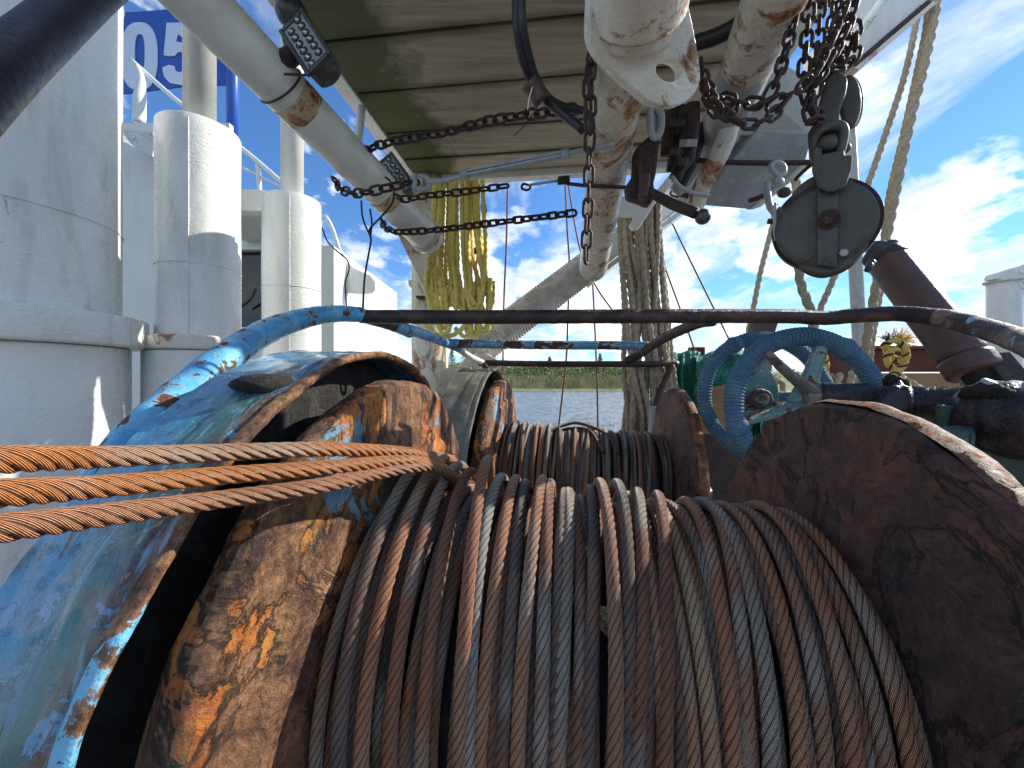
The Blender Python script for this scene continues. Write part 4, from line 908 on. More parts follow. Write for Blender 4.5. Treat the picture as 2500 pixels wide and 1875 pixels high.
# ------------------------------------------------------------------ chains
def link_mesh(p, w, r, name):
    """stadium link: inner pitch p, outer width w, wire radius r"""
    R = w/2-r; h = max(.001, (p+2*r)/2-R-0*r); pts = []
    for k in range(13): q = -math.pi/2+math.pi*k/12; pts.append((h+R*math.cos(q), R*math.sin(q), 0))
    for k in range(13): q = math.pi/2+math.pi*k/12; pts.append((-h+R*math.cos(q), R*math.sin(q), 0))
    a = np.array(pts); m_ = MB(); m_.add(*sweep(a, r, 9, closed=True))
    me = bpy.data.meshes.new(name); me.from_pydata(m_.v, [], m_.f); me.polygons.foreach_set('use_smooth', [True]*len(me.polygons)); return me
LK = {}
def chain(lab, pts, p=.040, w_=.040, r=.0050, mt='chain', roll=0, group='rusty chains', sd=1, sag=0):
    key = (p, w_, r, mt)
    if key not in LK: LK[key] = link_mesh(p, w_, r, 'link'); LK[key].materials.append(M[mt])
    if isinstance(pts[0], tuple): pts = PP(pts)
    path, s = resample(pts, .004); L = s[-1]; n = int(L/p); rr = random.Random(sd)
    t = thing('chain', lab, 'chain', tuple(pts[0]), group); base = Vector(ROOTLOC[t.name])
    pos = lambda q: Vector([float(np.interp(q, s, path[:, k])) for k in range(3)])
    side = Vector((0, 1, 0))
    for i in range(n):
        a, b_ = pos(i*p), pos((i+1)*p); X = (b_-a).normalized(); side = (side-X*side.dot(X)).normalized()
        q = math.radians(roll+90*(i % 2)+rr.uniform(-14, 14)); Y = Matrix.Rotation(q, 3, X) @ side; Z = X.cross(Y)
        o = bpy.data.objects.new('link', LK[key]); COL.objects.link(o); o.parent = t
        m4 = Matrix((X, Y, Z)).transposed().to_4x4(); m4.translation = (a+b_)/2-base; o.matrix_local = m4
    return t
chain('dark chain slung from the boom leg up across the planks to the hanging chain', [(858, 366, 1.62), (885, 368, 1.58), (960, 345, 1.5), (1080, 325, 1.42), (1200, 295, 1.32), (1290, 280, 1.25), (1365, 272, 1.18), (1432, 262, 1.1)], .0400, .041, .0050, 'chain_dark')
chain('dark chain wrapped under the boom leg at its lower rust ring', [(817, 436, 1.62), (826, 456, 1.58), (845, 468, 1.54), (880, 472, 1.5), (930, 462, 1.48), (985, 450, 1.5), (1020, 442, 1.55)], .0400, .041, .0050, 'chain_dark', roll=30)
chain('thinner dark chain from the small floodlight to the right rod', [(966, 478, 1.7), (990, 487, 1.68), (1040, 478, 1.66), (1120, 470, 1.62), (1200, 459, 1.6), (1262, 450, 1.58)], .0385, .036, .0047, 'chain_dark')
chain('straight tight chain below the canopy crossing the open sky', [(932, 536, 1.95), (938, 552, 1.9), (960, 565, 1.84), (1000, 566, 1.82), (1080, 560, 1.8), (1200, 545, 1.74), (1320, 530, 1.68), (1425, 517, 1.62)], .0375, .038, .0055, 'chain_dark', roll=8)
chain('rusty chain hanging straight down beside the rust stained pipe', [(1447, 110, .98), (1441, 200, .99), (1443, 280, 1.0), (1438, 380, 1.02), (1437, 480, 1.04), (1433, 560, 1.05), (1430, 665, 1.05)], .0400, .032, .0043, 'chain', roll=20)
chain('rusty chain doubled behind the pipe head', [(1450, 115, 1.02), (1436, 190, 1.03), (1437, 280, 1.04), (1446, 340, 1.05)], .0400, .032, .0043, 'chain', roll=70)
GC = 'chains hanging round the block'
R1 = [('reddish chain dropping from the top edge toward the slack loop', [(1945, -20, 1.0), (1938, 50, 1.0), (1922, 110, 1.0), (1905, 170, 1.0), (1888, 215, 1.0), (1865, 250, 1.02), (1820, 268, 1.04)]),
      ('dark vertical chain just right of the reddish one', [(1975, -20, 1.02), (1972, 60, 1.02), (1966, 130, 1.02), (1962, 190, 1.03), (1975, 250, 1.04), (1990, 280, 1.04)]),
      ('dark vertical chain in the middle of the cluster', [(2003, -20, 1.04), (2000, 60, 1.04), (1996, 140, 1.04), (1990, 210, 1.04), (1985, 270, 1.04)]),
      ('heavy chain slanting from the top down left into the slack loop', [(2070, -20, .96), (2050, 40, .96), (2020, 110, .97), (1990, 170, .98), (1955, 215, .99), (1910, 238, 1.0), (1880, 262, 1.02), (1850, 285, 1.03)]),
      ('chain slanting beside the heavy one over the hook', [(2092, -25, 1.0), (2072, 50, 1.0), (2045, 110, 1.0), (2010, 170, 1.01), (1985, 205, 1.02)]),
      ('dark chain bunched above the hook behind the block', [(2085, 55, 1.06), (2090, 100, 1.06), (2080, 150, 1.06), (2050, 170, 1.06), (2020, 175, 1.06), (2005, 220, 1.06)]),
      ('dark chain dangling from the top edge right of the middle one', [(2040, -25, 1.07), (2034, 50, 1.07), (2026, 130, 1.07), (2016, 190, 1.07), (2008, 240, 1.07)]),
      ('dark chain bunched close under the girder rod', [(2060, 30, 1.09), (2070, 80, 1.09), (2062, 130, 1.09), (2040, 150, 1.09), (2030, 110, 1.09), (2045, 70, 1.09)]),
      ('short rusty chain looping below the cluster to the swivel', [(1978, 230, 1.02), (1972, 270, 1.02), (1985, 300, 1.02), (2000, 290, 1.03), (2006, 255, 1.04)]),
      ('slack chain loop hanging lowest between the eye plate and the cluster', [(1712, 150, 1.06), (1722, 215, 1.04), (1752, 262, 1.02), (1800, 298, 1.0), (1835, 305, 1.0), (1870, 292, 1.0), (1905, 265, 1.0), (1935, 225, 1.0)]),
      ('slack chain loop resting just over the lowest one', [(1705, 185, 1.1), (1735, 225, 1.08), (1770, 240, 1.06), (1810, 248, 1.04), (1850, 255, 1.02), (1885, 240, 1.01), (1915, 205, 1.0)]),
      ('tangled chain heaped against the eye plate edge', [(1722, 240, 1.12), (1745, 275, 1.1), (1775, 285, 1.08), (1800, 270, 1.07), (1770, 250, 1.07), (1740, 262, 1.08)]),
      ('dark chain end crossing behind the girder edge', [(1640, 470, 1.9), (1670, 478, 1.88), (1700, 470, 1.85), (1725, 466, 1.8)])]
for i, (lb, l) in enumerate(R1): chain(lb, l, .0345, .0345, .0046, 'chain' if i % 3 != 1 else 'chain_dark', roll=i*23, group=GC, sd=i)
# turnbuckle
t = thing('turnbuckle', 'grey steel turnbuckle rod slung under the planks', 'turnbuckle', tuple(P(1040, 445, 1.5)))
tube(PP([(1042, 446, 1.5), (1100, 438, 1.47), (1140, 425, 1.45)]), .0085, 12, .02).build('threaded_rod', M['galv'], t)
for dx in (-4, 5): beam(P(1135, 424+dx, 1.455), P(1378, 376+dx*.9, 1.3), (0, .010, 0), (0, 0, .0045)).build('frame_bar', M['galv'], t, smooth=False)
tube(PP([(1128, 427, 1.46), (1145, 423, 1.45)]), .0165, 12, .01).build('end_boss', M['galv'], t); tube(PP([(1372, 378, 1.3), (1390, 374, 1.29)]), .0155, 12, .01).build('end_boss', M['galv'], t)
tube(PP([(1385, 375, 1.29), (1440, 364, 1.26), (1500, 352, 1.22)]), .0085, 12, .02).build('threaded_rod', M['galv'], t)
tube(PP([(1008, 432, 1.52), (1030, 430, 1.5), (1050, 440, 1.5), (1045, 458, 1.5), (1022, 462, 1.5), (1008, 455, 1.52)]), .007, 10, .008, closed=True).build('shackle', M['galv'], t)
cyl(P(1014, 424, 1.5), P(1012, 468, 1.5), .008, n=10).build('shackle_pin', M['galv'], t)
t = thing('tension_rod', 'thin dark rod with a fork end running right from the thinner chain', 'rod', tuple(P(1262, 452, 1.58)))
tube(PP([(1278, 449, 1.58), (1295, 455, 1.58), (1288, 464, 1.58), (1274, 460, 1.58)]), .005, 8, .006, closed=True).build('eye', M['dark'], t)
tube(PP([(1290, 452, 1.58), (1362, 441, 1.5)]), .0052, 8, .03, straight=True).build('rod', M['galv'], t)
bevel(box(P(1376, 440, 1.48), ((.022, 0, .002), (0, .012, 0), (0, 0, .012))).build('fork', M['dark'], t, smooth=False), .003)
tube(PP([(1384, 448, 1.48), (1440, 454, 1.44), (1545, 458, 1.38)]), .0068, 8, .03).build('rod', M['black'], t)
# hoses taped under the planks
t = thing('hose_run', 'two black hoses taped together drooping under the planks', 'hose', tuple(P(1300, 200, 1.1)))
tube(PP([(1262, -30, .98), (1263, 60, 1.0), (1276, 140, 1.04), (1298, 196, 1.08), (1325, 235, 1.1), (1370, 275, 1.1), (1425, 318, 1.08)]), .0125, 14, .015).build('hose', M['black'], t)
tube(PP([(1272, -30, .97), (1276, 60, .99), (1290, 130, 1.03), (1308, 190, 1.07), (1340, 240, 1.1), (1380, 262, 1.12), (1425, 270, 1.12)]), .0105, 14, .015).build('hose', M['black'], t)
tube(PP([(1290, 198, 1.065), (1306, 218, 1.075), (1325, 248, 1.08)]), .024, 14, .01, .1, 3).build('tape', M['brown_cyl'], t)
tube(PP([(1300, 212, 1.05), (1292, 240, 1.04), (1288, 268, 1.04)]), .0016, 6, .01).build('cable_tie', M['pvc'], t)
tube(PP([(1328, 238, 1.06), (1300, 280, 1.05), (1270, 318, 1.05), (1254, 330, 1.05)]), .0016, 6, .01).build('cable_tie', M['dark'], t)
tube(PP([(1690, 108, 1.3), (1760, 85, 1.25), (1815, 50, 1.2), (1850, 5, 1.15), (1870, -30, 1.12)]), .024, 16, .02).build('rubber_hose', M['black'], label='black hose bending behind the top of the heavy right pipe', cat='hose')

# floodlights
def flood(c, ax, up, L, Wd, lab, nx, par=None):
    ax = Vector(ax).normalized(); out_ = Vector(up); out_ = (out_-ax*out_.dot(ax)).normalized(); sd = ax.cross(out_)
    t = thing('floodlight', lab, 'light', tuple(c), 'LED floodlights on the boom leg')
    c = Vector(c); m_ = MB(); V = []; f = []; K = 20
    prof = []
    for k in range(K): q = 2*math.pi*k/K; prof.append((Wd*math.cos(q) if abs(math.cos(q)) < .82 else Wd*.82*math.copysign(1, math.cos(q)), -.5*Wd+Wd*.8*math.sin(q) if math.sin(q) < 0 else -.5*Wd+Wd*.5*math.sin(q)**.4))
    for sx in (-1, -.96, .96, 1):
        for (a, b_) in prof: sc_ = .9 if abs(sx) == 1 else 1; V.append(c+ax*L*sx+sd*a*sc_+out_*b_*sc_)
    for i in range(3):
        for k in range(K): q = (k+1) % K; f.append((i*K+k, (i+1)*K+k, (i+1)*K+q, i*K+q))
    f += [tuple(range(K)), tuple(3*K+k for k in range(K))[::-1]]
    m_.add(V, f); m_.build('housing', M['lamp_body'], t, angle=45)
    fr = MB(); o_ = out_*(.03*Wd)
    for s1 in (-1, 1): beam(c+sd*Wd*.82*s1+o_-ax*L, c+sd*Wd*.82*s1+o_+ax*L, sd*Wd*.13, out_*Wd*.12, fr); beam(c-sd*Wd*.68+ax*L*.93*s1+o_, c+sd*Wd*.68+ax*L*.93*s1+o_, ax*L*.07, out_*Wd*.10, fr)
    bevel(fr.build('bezel', M['lamp_body'], t, smooth=False), Wd*.06)
    box(c+out_*.01*Wd-ax*0, (ax*L*.9, sd*Wd*.7, out_*Wd*.03)).build('reflector', M['galv'], t, smooth=False)
    for i in range(nx):
        for j in (-1, 1):
            p = c+ax*L*.86*((i+.5)/nx*2-1+(.5/nx if j > 0 else -.5/nx))+sd*Wd*.33*j+out_*.06*Wd
            r_ = L*.8/nx*.98; T_ = MB(); ring, s0 = resample([p+(ax*math.cos(q)+sd*math.sin(q))*r_*.86 for q in [k*math.pi/5 for k in range(10)]], .003, True)
            T_.add(*sweep(ring, r_*.15, 6, closed=True)); T_.build('lens_ring', M['dark'], t); ball(p, r_*.62, n=10).build('lens', M['lens'], t)
    return t, c, sd, out_
f1, fc, fs, fo = flood(P(746, 104, 1.22), P(800, 190, 1.2)-P(690, 20, 1.26), (.10, -.9, -.45), .102, .055, 'large grey LED floodlight clamped on the boom leg near the top', 6)
ball(P(712, 32, 1.26), .047, n=18, sq=(1, 1, 1)).build('rounded_end', M['lamp_body'], f1)
tube(PP([(655, 145, 1.22), (690, 150, 1.24), (715, 130, 1.26), (722, 105, 1.27)]), [.02, .028, .028, .02], 12, .008, .12, 4).build('clamp_bracket', M['dark'], f1)
tube(PP([(692, 88, 1.27), (702, 118, 1.27), (722, 150, 1.26), (738, 145, 1.25)]), .007, 8, .01).build('bolt_loop', M['dark'], f1)
tube(PP([(694, 181, 1.22), (720, 182, 1.22), (760, 184, 1.21), (780, 186, 1.2)]), .0035, 8, .01).build('lead', M['black'], f1)
f2, *_ = flood(P(966, 428, 1.74), P(1000, 480, 1.8)-P(936, 392, 1.78), (.10, -.9, -.35), .086, .050, 'small grey LED floodlight behind the chains at the boom leg lower end', 5)
tube(PP([(908, 418, 1.8), (930, 424, 1.76), (948, 450, 1.74), (960, 470, 1.74)]), .009, 8, .01).build('clamp_bracket', M['black'], f2)

# ------------------------------------------------------------------ load binder and lever beside the pipe
t = thing('load_binder', 'dark red brown shackle assembly hanging behind the eye plate', 'shackle', tuple(P(1580, 470, 1.35)))
tube(PP([(1596, 230, 1.3), (1598, 270, 1.3), (1600, 330, 1.3)]), [.018, .022, .018], 14, .01).build('eye_bolt', M['galv'], t)
tube(PP([(1590, 262, 1.27), (1588, 300, 1.26), (1592, 330, 1.26), (1604, 334, 1.26), (1614, 310, 1.26), (1612, 275, 1.27)]), .0115, 12, .008, closed=True).build('link_plate', M['galv'], t)
m_ = extrude(PP([(1552, 360, 1.33), (1585, 330, 1.33), (1612, 322, 1.33), (1612, 350, 1.33), (1604, 420, 1.33), (1598, 445, 1.33), (1602, 478, 1.33), (1590, 498, 1.33), (1562, 486, 1.33), (1535, 478, 1.33), (1530, 450, 1.33), (1548, 425, 1.33), (1550, 395, 1.33)]), (0, .05, 0)); bevel(m_.build('body', M['chain'], t, smooth=False), .012, 3)
tube(PP([(1572, 395, 1.31), (1574, 440, 1.3), (1571, 484, 1.29)]), [.022, .018, .018], 16, .008, .06).build('bolt', M['brown_cyl'], t)
tube(PP([(1567, 412, 1.3), (1585, 413, 1.3)]), .026, 14, .008).build('nut', M['dark'], t)
t = thing('ball_end_lever', 'black lever handle with a round ball end pointing down right', 'lever', tuple(P(1720, 530, 1.2)))
tube(PP([(1578, 460, 1.3), (1600, 476, 1.28), (1640, 497, 1.26), (1700, 520, 1.22)]), [.012, .015, .017, .018], 16, .01).build('arm', M['dark'], t)
ball(P(1716, 529, 1.22), .0235, n=20).build('ball', M['lamp_body'], t)
t = thing('hydraulic_fittings', 'cluster of dark hydraulic hose fittings left of the heavy grey pipe', 'fittings', tuple(P(1660, 420, 1.5)))
for k, (l, r, mm) in enumerate((([(1690, 255, 1.36), (1686, 330, 1.38), (1676, 400, 1.42)], .026, 'dark'), ([(1660, 262, 1.45), (1652, 340, 1.46), (1640, 420, 1.5)], .022, 'black'), ([(1636, 255, 1.42), (1632, 300, 1.42), (1625, 380, 1.44)], .020, 'dark'), ([(1708, 300, 1.5), (1690, 380, 1.55), (1655, 450, 1.6)], .030, 'black'), ([(1740, 300, 1.6), (1700, 400, 1.65), (1648, 470, 1.7)], .028, 'galv'), ([(1675, 395, 1.4), (1660, 410, 1.4), (1648, 440, 1.42)], .022, 'dark'))):
    tube(PP(l), r, 14, .012, .05, k).build('hose_end', M[mm], t)
for k, (x, y_) in enumerate(((1688, 270), (1682, 350), (1657, 300), (1640, 370), (1660, 395))):
    cyl(P(x, y_-9, 1.36), P(x-3, y_+9, 1.37), .030, n=6).build('hex_nut', M['galv' if k == 1 else 'dark'], t, smooth=False)
tube(PP([(1640, 430, 1.35), (1660, 455, 1.34), (1690, 470, 1.34), (1730, 478, 1.35)]), .007, 8, .01).build('thin_hose', M['galv'], t)
tube(PP([(1700, 392, 1.5), (1800, 397, 1.5), (1900, 398, 1.48), (1985, 396, 1.45)]), .0095, 12, .02, .04).build('cross_rod', M['dark'], label='dark rod passing level in front of the grey girder', cat='rod')
tube(PP([(1940, 440, 1.5), (1965, 415, 1.48), (1990, 395, 1.45)]), .007, 8, .02).build('cross_rod', M['dark'], label='short dark rod slanting beside the mottled rope', cat='rod')
tube(PP([(1828, 490, 1.55), (1850, 484, 1.54), (1875, 472, 1.52)]), .009, 8, .02).build('cross_rod', M['chain'], label='short rusty rod sticking out of the grey girder end', cat='rod')

# ------------------------------------------------------------------ snatch block
BY = 1.08; NB = Vector((.60, .80, .06)).normalized(); BC = P(2012, 548, 1.08)
def BP(px, py, off=0.0):
    d_ = P(px, py, 1.0); c_ = BC+NB*off; return d_*(c_.dot(NB)/d_.dot(NB))
def BL(l): return [BP(*q) for q in l]
t = thing('snatch_block', 'large dark round pulley block with a centre strap hanging from hook and chains', 'pulley block', tuple(BP(2020, 665, 0)))
def disc_out(cx, cy, r, y, n=64, ear=True):
    o_ = []
    for k in range(n):
        q = 2*math.pi*k/n; x, z = cx+r*math.cos(q), cy+r*math.sin(q)*1.02
        if ear and math.cos(q) < -.80 and math.sin(q) < .25: x = min(x, 1898-6*math.sin(q)*3); 
        o_.append(P(x, z, y))
    return o_
ol = [(1897, 508), (1900, 580), (1907, 600), (1922, 622), (1945, 645), (1975, 663), (2008, 670), (2045, 662), (2078, 645), (2105, 618), (2124, 585), (2133, 548), (2130, 512), (2118, 480), (2098, 455), (2070, 436), (2040, 426), (2010, 424), (1985, 430), (1960, 445), (1940, 466), (1925, 492), (1912, 506)]
path, s_ = resample(BL([(a, b_, 0) for a, b_ in ol]), .006, True)
bevel(extrude([Vector(q) for q in path], NB*.018).build('front_cheek', M['block'], t, smooth=False), .006, 3)
bevel(extrude([Vector(q)+NB*.062 for q in path], NB*.018).build('rear_cheek', M['block'], t, smooth=False), .006, 3)
c0 = BP(2012, 548, +.02); cyl(c0, c0+NB*.04, .122, n=64).build('sheave', M['dark'], t, angle=40)
# raised dish on the cheek
NU = NB.cross(Vector((0, 0, 1))).normalized(); NV = NU.cross(NB)
dm = MB(); V = []; f = []; n_ = 64
rs = [(.112, 0), (.106, -.005), (.09, -.0065), (.07, -.004), (0.001, -.003)]
for r, dy in rs:
    for k in range(n_): q = 2*math.pi*k/n_; V.append(BC+NU*r*math.cos(q)+NV*r*math.sin(q)+NB*dy)
for i in range(len(rs)-1):
    for k in range(n_): q = (k+1) % n_; f.append((i*n_+k, (i+1)*n_+k, (i+1)*n_+q, i*n_+q))
dm.add(V, f); dm.build('cheek_dish', M['block'], t)
bevel(extrude(BL([(1996, 430, -.008), (2044, 430, -.008), (2046, 500, -.008), (2045, 600, -.008), (2042, 655, -.008), (1994, 650, -.008), (1994, 600, -.008), (1994, 500, -.008)]), NB*-.014).build('centre_strap', M['block'], t, smooth=False), .003, 2)
cyl(BP(2023, 534, -.022), BP(2023, 534, -.035), .0245, n=28).build('pin_boss', M['dark'], t, angle=40)
cyl(BP(2025, 534, -.035), BP(2025, 534, -.046), .014, n=6).build('pin_nut', M['chain'], t, smooth=False)
for x, y_ in ((1974, 628), (2060, 617), (2019, 640)): bevel(cyl(BP(x, y_, -.004), BP(x, y_, -.03 if x == 2019 else -.017), .0105, n=6).build('bolt_head', M['galv' if x == 2060 else 'block'], t, smooth=False), .002)
bevel(extrude(BL([(1888, 494, +.01), (1896, 494, +.01), (1898, 580, +.01), (1890, 590, +.01), (1886, 560, +.01)]), NB*.05).build('side_gate', M['galv'], t, smooth=False), .002)
tube(BL([(1874, 540, +.03), (1890, 541, +.03)]), .008, 8, .01).build('gate_bolt', M['dark'], t)
# jaw, swivel and hook above
jaw = [(1984, 380), (1992, 368), (2006, 374), (2006, 388), (2058, 378), (2060, 392), (2074, 390), (2079, 394), (2076, 425), (2066, 452), (2050, 470), (2034, 478), (2018, 478), (2000, 470), (1990, 448), (1982, 420)]
bevel(extrude(BL([(a, b_, -.012) for a, b_ in jaw]), NB*-.035).build('jaw', M['block'], t, smooth=False), .007, 3)
bevel(extrude(BL([(1975, 390, +.03), (1972, 340, +.03), (1985, 318, +.03), (2040, 312, +.03), (2058, 330, +.03), (2062, 380, +.03), (2050, 420, +.03), (1990, 420, +.03)]), NB*-.045).build('swivel', M['block'], t, smooth=False), .010, 3)
tube(BL([(1992, 385, -.02), (1988, 345, -.03), (2000, 322, -.035), (2025, 308, -.035), (2050, 306, -.03), (2060, 320, -.025), (2056, 350, -.02), (2048, 385, -.02)]), .0115, 16, .006).build('shackle_bow', M['block'], t)
ball(BP(2022, 350, -.028), .027, n=16, sq=(1, .7, .8)).build('swivel_nut', M['block'], t)
ball(BP(2064, 362, 0), .013, n=12).build('swivel_bolt', M['block'], t)
hook = [(1985, 325), (1990, 290), (2000, 250), (2010, 212), (2022, 188), (2040, 175), (2056, 175), (2068, 190), (2066, 220), (2058, 245), (2050, 266), (2050, 292), (2050, 318)]
path, s_ = resample(BL([(a, b_, -.02) for a, b_ in hook]), .006, True)
bevel(extrude([Vector(q) for q in path], NB*.034).build('hook', M['block'], t, smooth=False), .011, 4)
oe = [(math.cos(q*math.pi/20), math.sin(q*math.pi/20)) for q in range(40)]; V = [BP(2076+28*a, 243+64*b_, +.035) for a, b_ in oe]
bevel(extrude(V, NB*.03).build('upper_sheave', M['block'], t, smooth=False), .010, 4)
V = [BP(2082+27*a, 246+62*b_, +.085) for a, b_ in oe]
bevel(extrude(V, NB*.02).build('upper_sheave', M['dark'], t, smooth=False), .006, 3)
t = thing('rope_shackle', 'small galvanised shackles joining at the mottled rope left of the block', 'shackle', tuple(P(1880, 480, 1.4)))
tube(PP([(1882, 412, 1.4), (1886, 400, 1.4), (1900, 398, 1.4), (1912, 405, 1.4), (1914, 422, 1.4), (1900, 430, 1.4)]), .009, 10, .006, closed=True).build('bow', M['galv'], t)
ball(P(1898, 445, 1.4), .019, n=14, sq=(1.2, 1, .9)).build('knob', M['galv'], t)
ball(P(1915, 470, 1.42), .022, n=14, sq=(1.1, 1, .8)).build('knob', M['block'], t)
tube(PP([(1872, 445, 1.38), (1874, 475, 1.38), (1880, 505, 1.37), (1892, 520, 1.36)]), .011, 10, .008).build('shank', M['galv'], t)

# ------------------------------------------------------------------ ropes, cylinder and post on the right
rg = 'ropes running up on the right'
for l, r, mm, lb in (([(1892, 120, 1.75), (1904, 203, 1.75), (1918, 290, 1.75), (1932, 390, 1.75), (1945, 468, 1.75), (1952, 672, 1.75), (1982, 770, 1.75), (1988, 860, 1.75), (1995, 960, 1.75)], .0185, 'beige_dark', 'mottled grey rope passing behind the pulley block on its left'),
                 ([(2246, -10, 2.0), (2240, 40, 2.0), (2211, 177, 2.0), (2165, 320, 2.0), (2116, 459, 2.0), (2040, 668, 2.0), (2002, 757, 2.0), (1985, 830, 2.0), (1975, 960, 2.0)], .0150, 'beige', 'beige rope slanting down left and passing behind the pulley block'),
                 ([(2286, -30, 1.7), (2284, 20, 1.7), (2256, 158, 1.7), (2224, 285, 1.72), (2190, 450, 1.76), (2160, 600, 1.8), (2142, 684, 1.82), (2118, 820, 1.85), (2100, 965, 1.9)], .0190, 'beige', 'thickest beige rope running from the top edge to the brown cylinder cap'),
                 ([(2268, -30, 1.76), (2262, 60, 1.76), (2240, 170, 1.78), (2205, 330, 1.8), (2170, 480, 1.84), (2156, 600, 1.9), (2151, 703, 1.95), (2129, 840, 2.0), (2120, 965, 2.0)], .0125, 'beige', 'slimmer beige rope tucked beside the thickest rope'),
                 ([(1893, 500, 2.6), (1885, 554, 2.6), (1858, 660, 2.6), (1840, 750, 2.6), (1826, 820, 2.6), (1815, 960, 2.6)], .017, 'beige', 'pale laid rope hanging left of the pulley block against the clouds')):
    rope_mb(PP(l), r, 3, None, .005, 15, .2).build('rope', M[mm], label=lb, cat='rope', group=rg)
t_ = tube(PP([(2068, 240, 2.3), (2105, 960, 2.3)]), .034, 20, .04, straight=True).build('steel_pole', M['galv'], label='slim galvanised pole standing behind the pulley block', cat='pole')
t = thing('hydraulic_cylinder', 'thick brown hydraulic cylinder leaning right with black rubber on its top', 'cylinder', tuple(P(2400, 950, 1.5)))
ca, cb = P(2166, 634, 1.62), P(2378, 905, 1.36)
ax = (cb-ca).normalized()
tube([ca, ca+(cb-ca)*.5, cb-ax*.05], .068, 44, .02, .003, 2, straight=True).build('barrel', M['brown_cyl'], t)
tube([cb-ax*.05, cb+ax*.005, cb+ax*.012], [.074, .074, .066], 44, .01).build('end_collar', M['brown_cyl'], t)
tube([ca-ax*.055, ca-ax*.045, ca+ax*.01], [.045, .066, .071], 40, .006, .10, 4).build('rubber_cap', M['black'], t)
ball(ca-ax*.035+Vector((-.015, 0, .012)), .040, rough=.25, sq=(1, 1, 1)).build('rubber_cap', M['black'], t)
tube(PP([(2128, 640, 1.52), (2120, 655, 1.5), (2112, 662, 1.5), (2122, 660, 1.5)]), [.014, .012, .006, .003], 8, .006, .2).build('torn_flap', M['black'], t)
tube([cb-ax*.01, cb+ax*.5], .040, 28, .02, straight=True).build('piston_rod', M['pitch'], t)
beam(cb+ax*.0+Vector((.03, -.03, .04)), cb+ax*.5+Vector((.03, -.03, .04)), Vector((.03, .0, .02)), Vector((0, .02, 0))).build('guide_bar', M['dark'], t, smooth=False)
t = thing('side_post', 'white steel post with a cap plate and rings at the right edge', 'post', tuple(P(2450, 1000, 2.6)))
pc = P(2452, 925, 2.6)
tube([(pc.x, pc.y, DZ), (pc.x, pc.y, (925-690)/F*2.6)], .080, 40, .05, .004, straight=True).build('post', M['white_clean'], t)
tube([(pc.x, pc.y, .6287), (pc.x, pc.y, .640), (pc.x, pc.y, .645)], [.094, .097, .088], 40, .01, straight=True).build('cap_plate', M['white_clean'], t)
bevel(extrude(PP([(2426, 681, 2.55), (2432, 668, 2.55), (2480, 652, 2.55), (2530, 640, 2.55), (2560, 720, 2.55), (2500, 716, 2.55), (2492, 682, 2.55)]), (0, .06, 0)).build('lug', M['white_clean'], t, smooth=False), .006)
m_ = MB()
for y_ in (658, 694): tube([P(2500, y_, 2.52)+Vector((math.cos(q)*.026, 0, math.sin(q)*.026)) for q in [k*math.pi/6 for k in range(12)]], .007, 8, .01, closed=True).build('ring', M['pvc'], t)

# ------------------------------------------------------------------ bulwark, net, knot
t = thing('bulwark', 'red brown wooden bulwark with a raw timber rail below at the right side', 'bulwark', (2.6, 3.2, DZ))
aabox((1985-1250)/F*3.0, 4.6, 3.0, 3.06, (925-908)/F*3.0, (925-852)/F*3.0).build('red_board', M['wood_red'], t, smooth=False)
bevel(aabox((1980-1250)/F*3.0, 4.6, 2.96, 3.10, (925-853)/F*3.0, (925-845)/F*3.0).build('cap_rail', M['wood_red'], t, smooth=False), .004)
bevel(aabox((1990-1250)/F*2.95, 4.55, 2.9, 2.98, (925-962)/F*2.95, (925-911)/F*2.95).build('timber_rail', M['wood_raw'], t, smooth=False), .006)
aabox((1690-1250)/F*2.95, 4.55, 2.985, 3.05, DZ, (925-964)/F*2.95).build('lower_board', M['dark'], t, smooth=False)
for x_ in (1700, 2045, 2350): bevel(beam(P(x_, 848, 2.93), (P(x_, 848, 2.93).x, 2.93, DZ), (.05, 0, 0), (0, .035, 0)).build('stanchion', M['wood_red'], t, smooth=False), .006)
rr_ = random.Random(2)
for k, (x_, y0_, y1_, y) in enumerate(((2060, 940, 985, 2.2), (2193, 932, 975, 2.0), (2344, 956, 1000, 1.9))):
    m_ = cyl(P(x_+2, y0_, y), P(x_-3, y1_+30, y), .0145 if k < 2 else .0155, n=20); m_.build('plastic_pipe', M['pvc'], label=('white plastic pipe end left of the yellow black knot', 'white plastic pipe end right under the yellow black knot', 'white plastic pipe end below the brown cylinder')[k], cat='pipe', group='white pipe ends')
# green net: crumpled sheet with thickness over the rail
def netmesh(x0, x1, ytop, y, drop, lab, seed):
    m_ = MB(); nx, ny = 70, 90; V = []; f = []
    for i in range(nx+1):
        for j in range(ny+1):
            u, v = i/nx, j/ny; px = x0+(x1-x0)*u
            top = ytop(u); py = top+drop*v
            k = mnoise.noise(Vector((u*9+seed, v*1.6, 0)))*.6+mnoise.noise(Vector((u*24, v*5, seed)))*.25
            yy = y-.11*math.sin(min(1, v*9)*math.pi/2)+.07*k; p = P(px+10*mnoise.noise(Vector((u*3, v*3, seed+2))), py, yy); V.append(p)
    for i in range(nx):
        for j in range(ny): a = i*(ny+1)+j; f.append((a, a+1, a+ny+2, a+ny+1))
    V2 = [v+Vector((0, .03, -.002)) for v in V]; n_ = len(V); m_.add(V+V2, f+[tuple(n_+q for q in g[::-1]) for g in f])
    return m_.build('fishing_net', M['net'], label=lab, cat='net', group='green fishing nets')
netmesh(1642, 1712, lambda u: 858+4*math.sin(u*7), 2.85, 330, 'green fishing net hanging beside the beige rope bundle', 1)
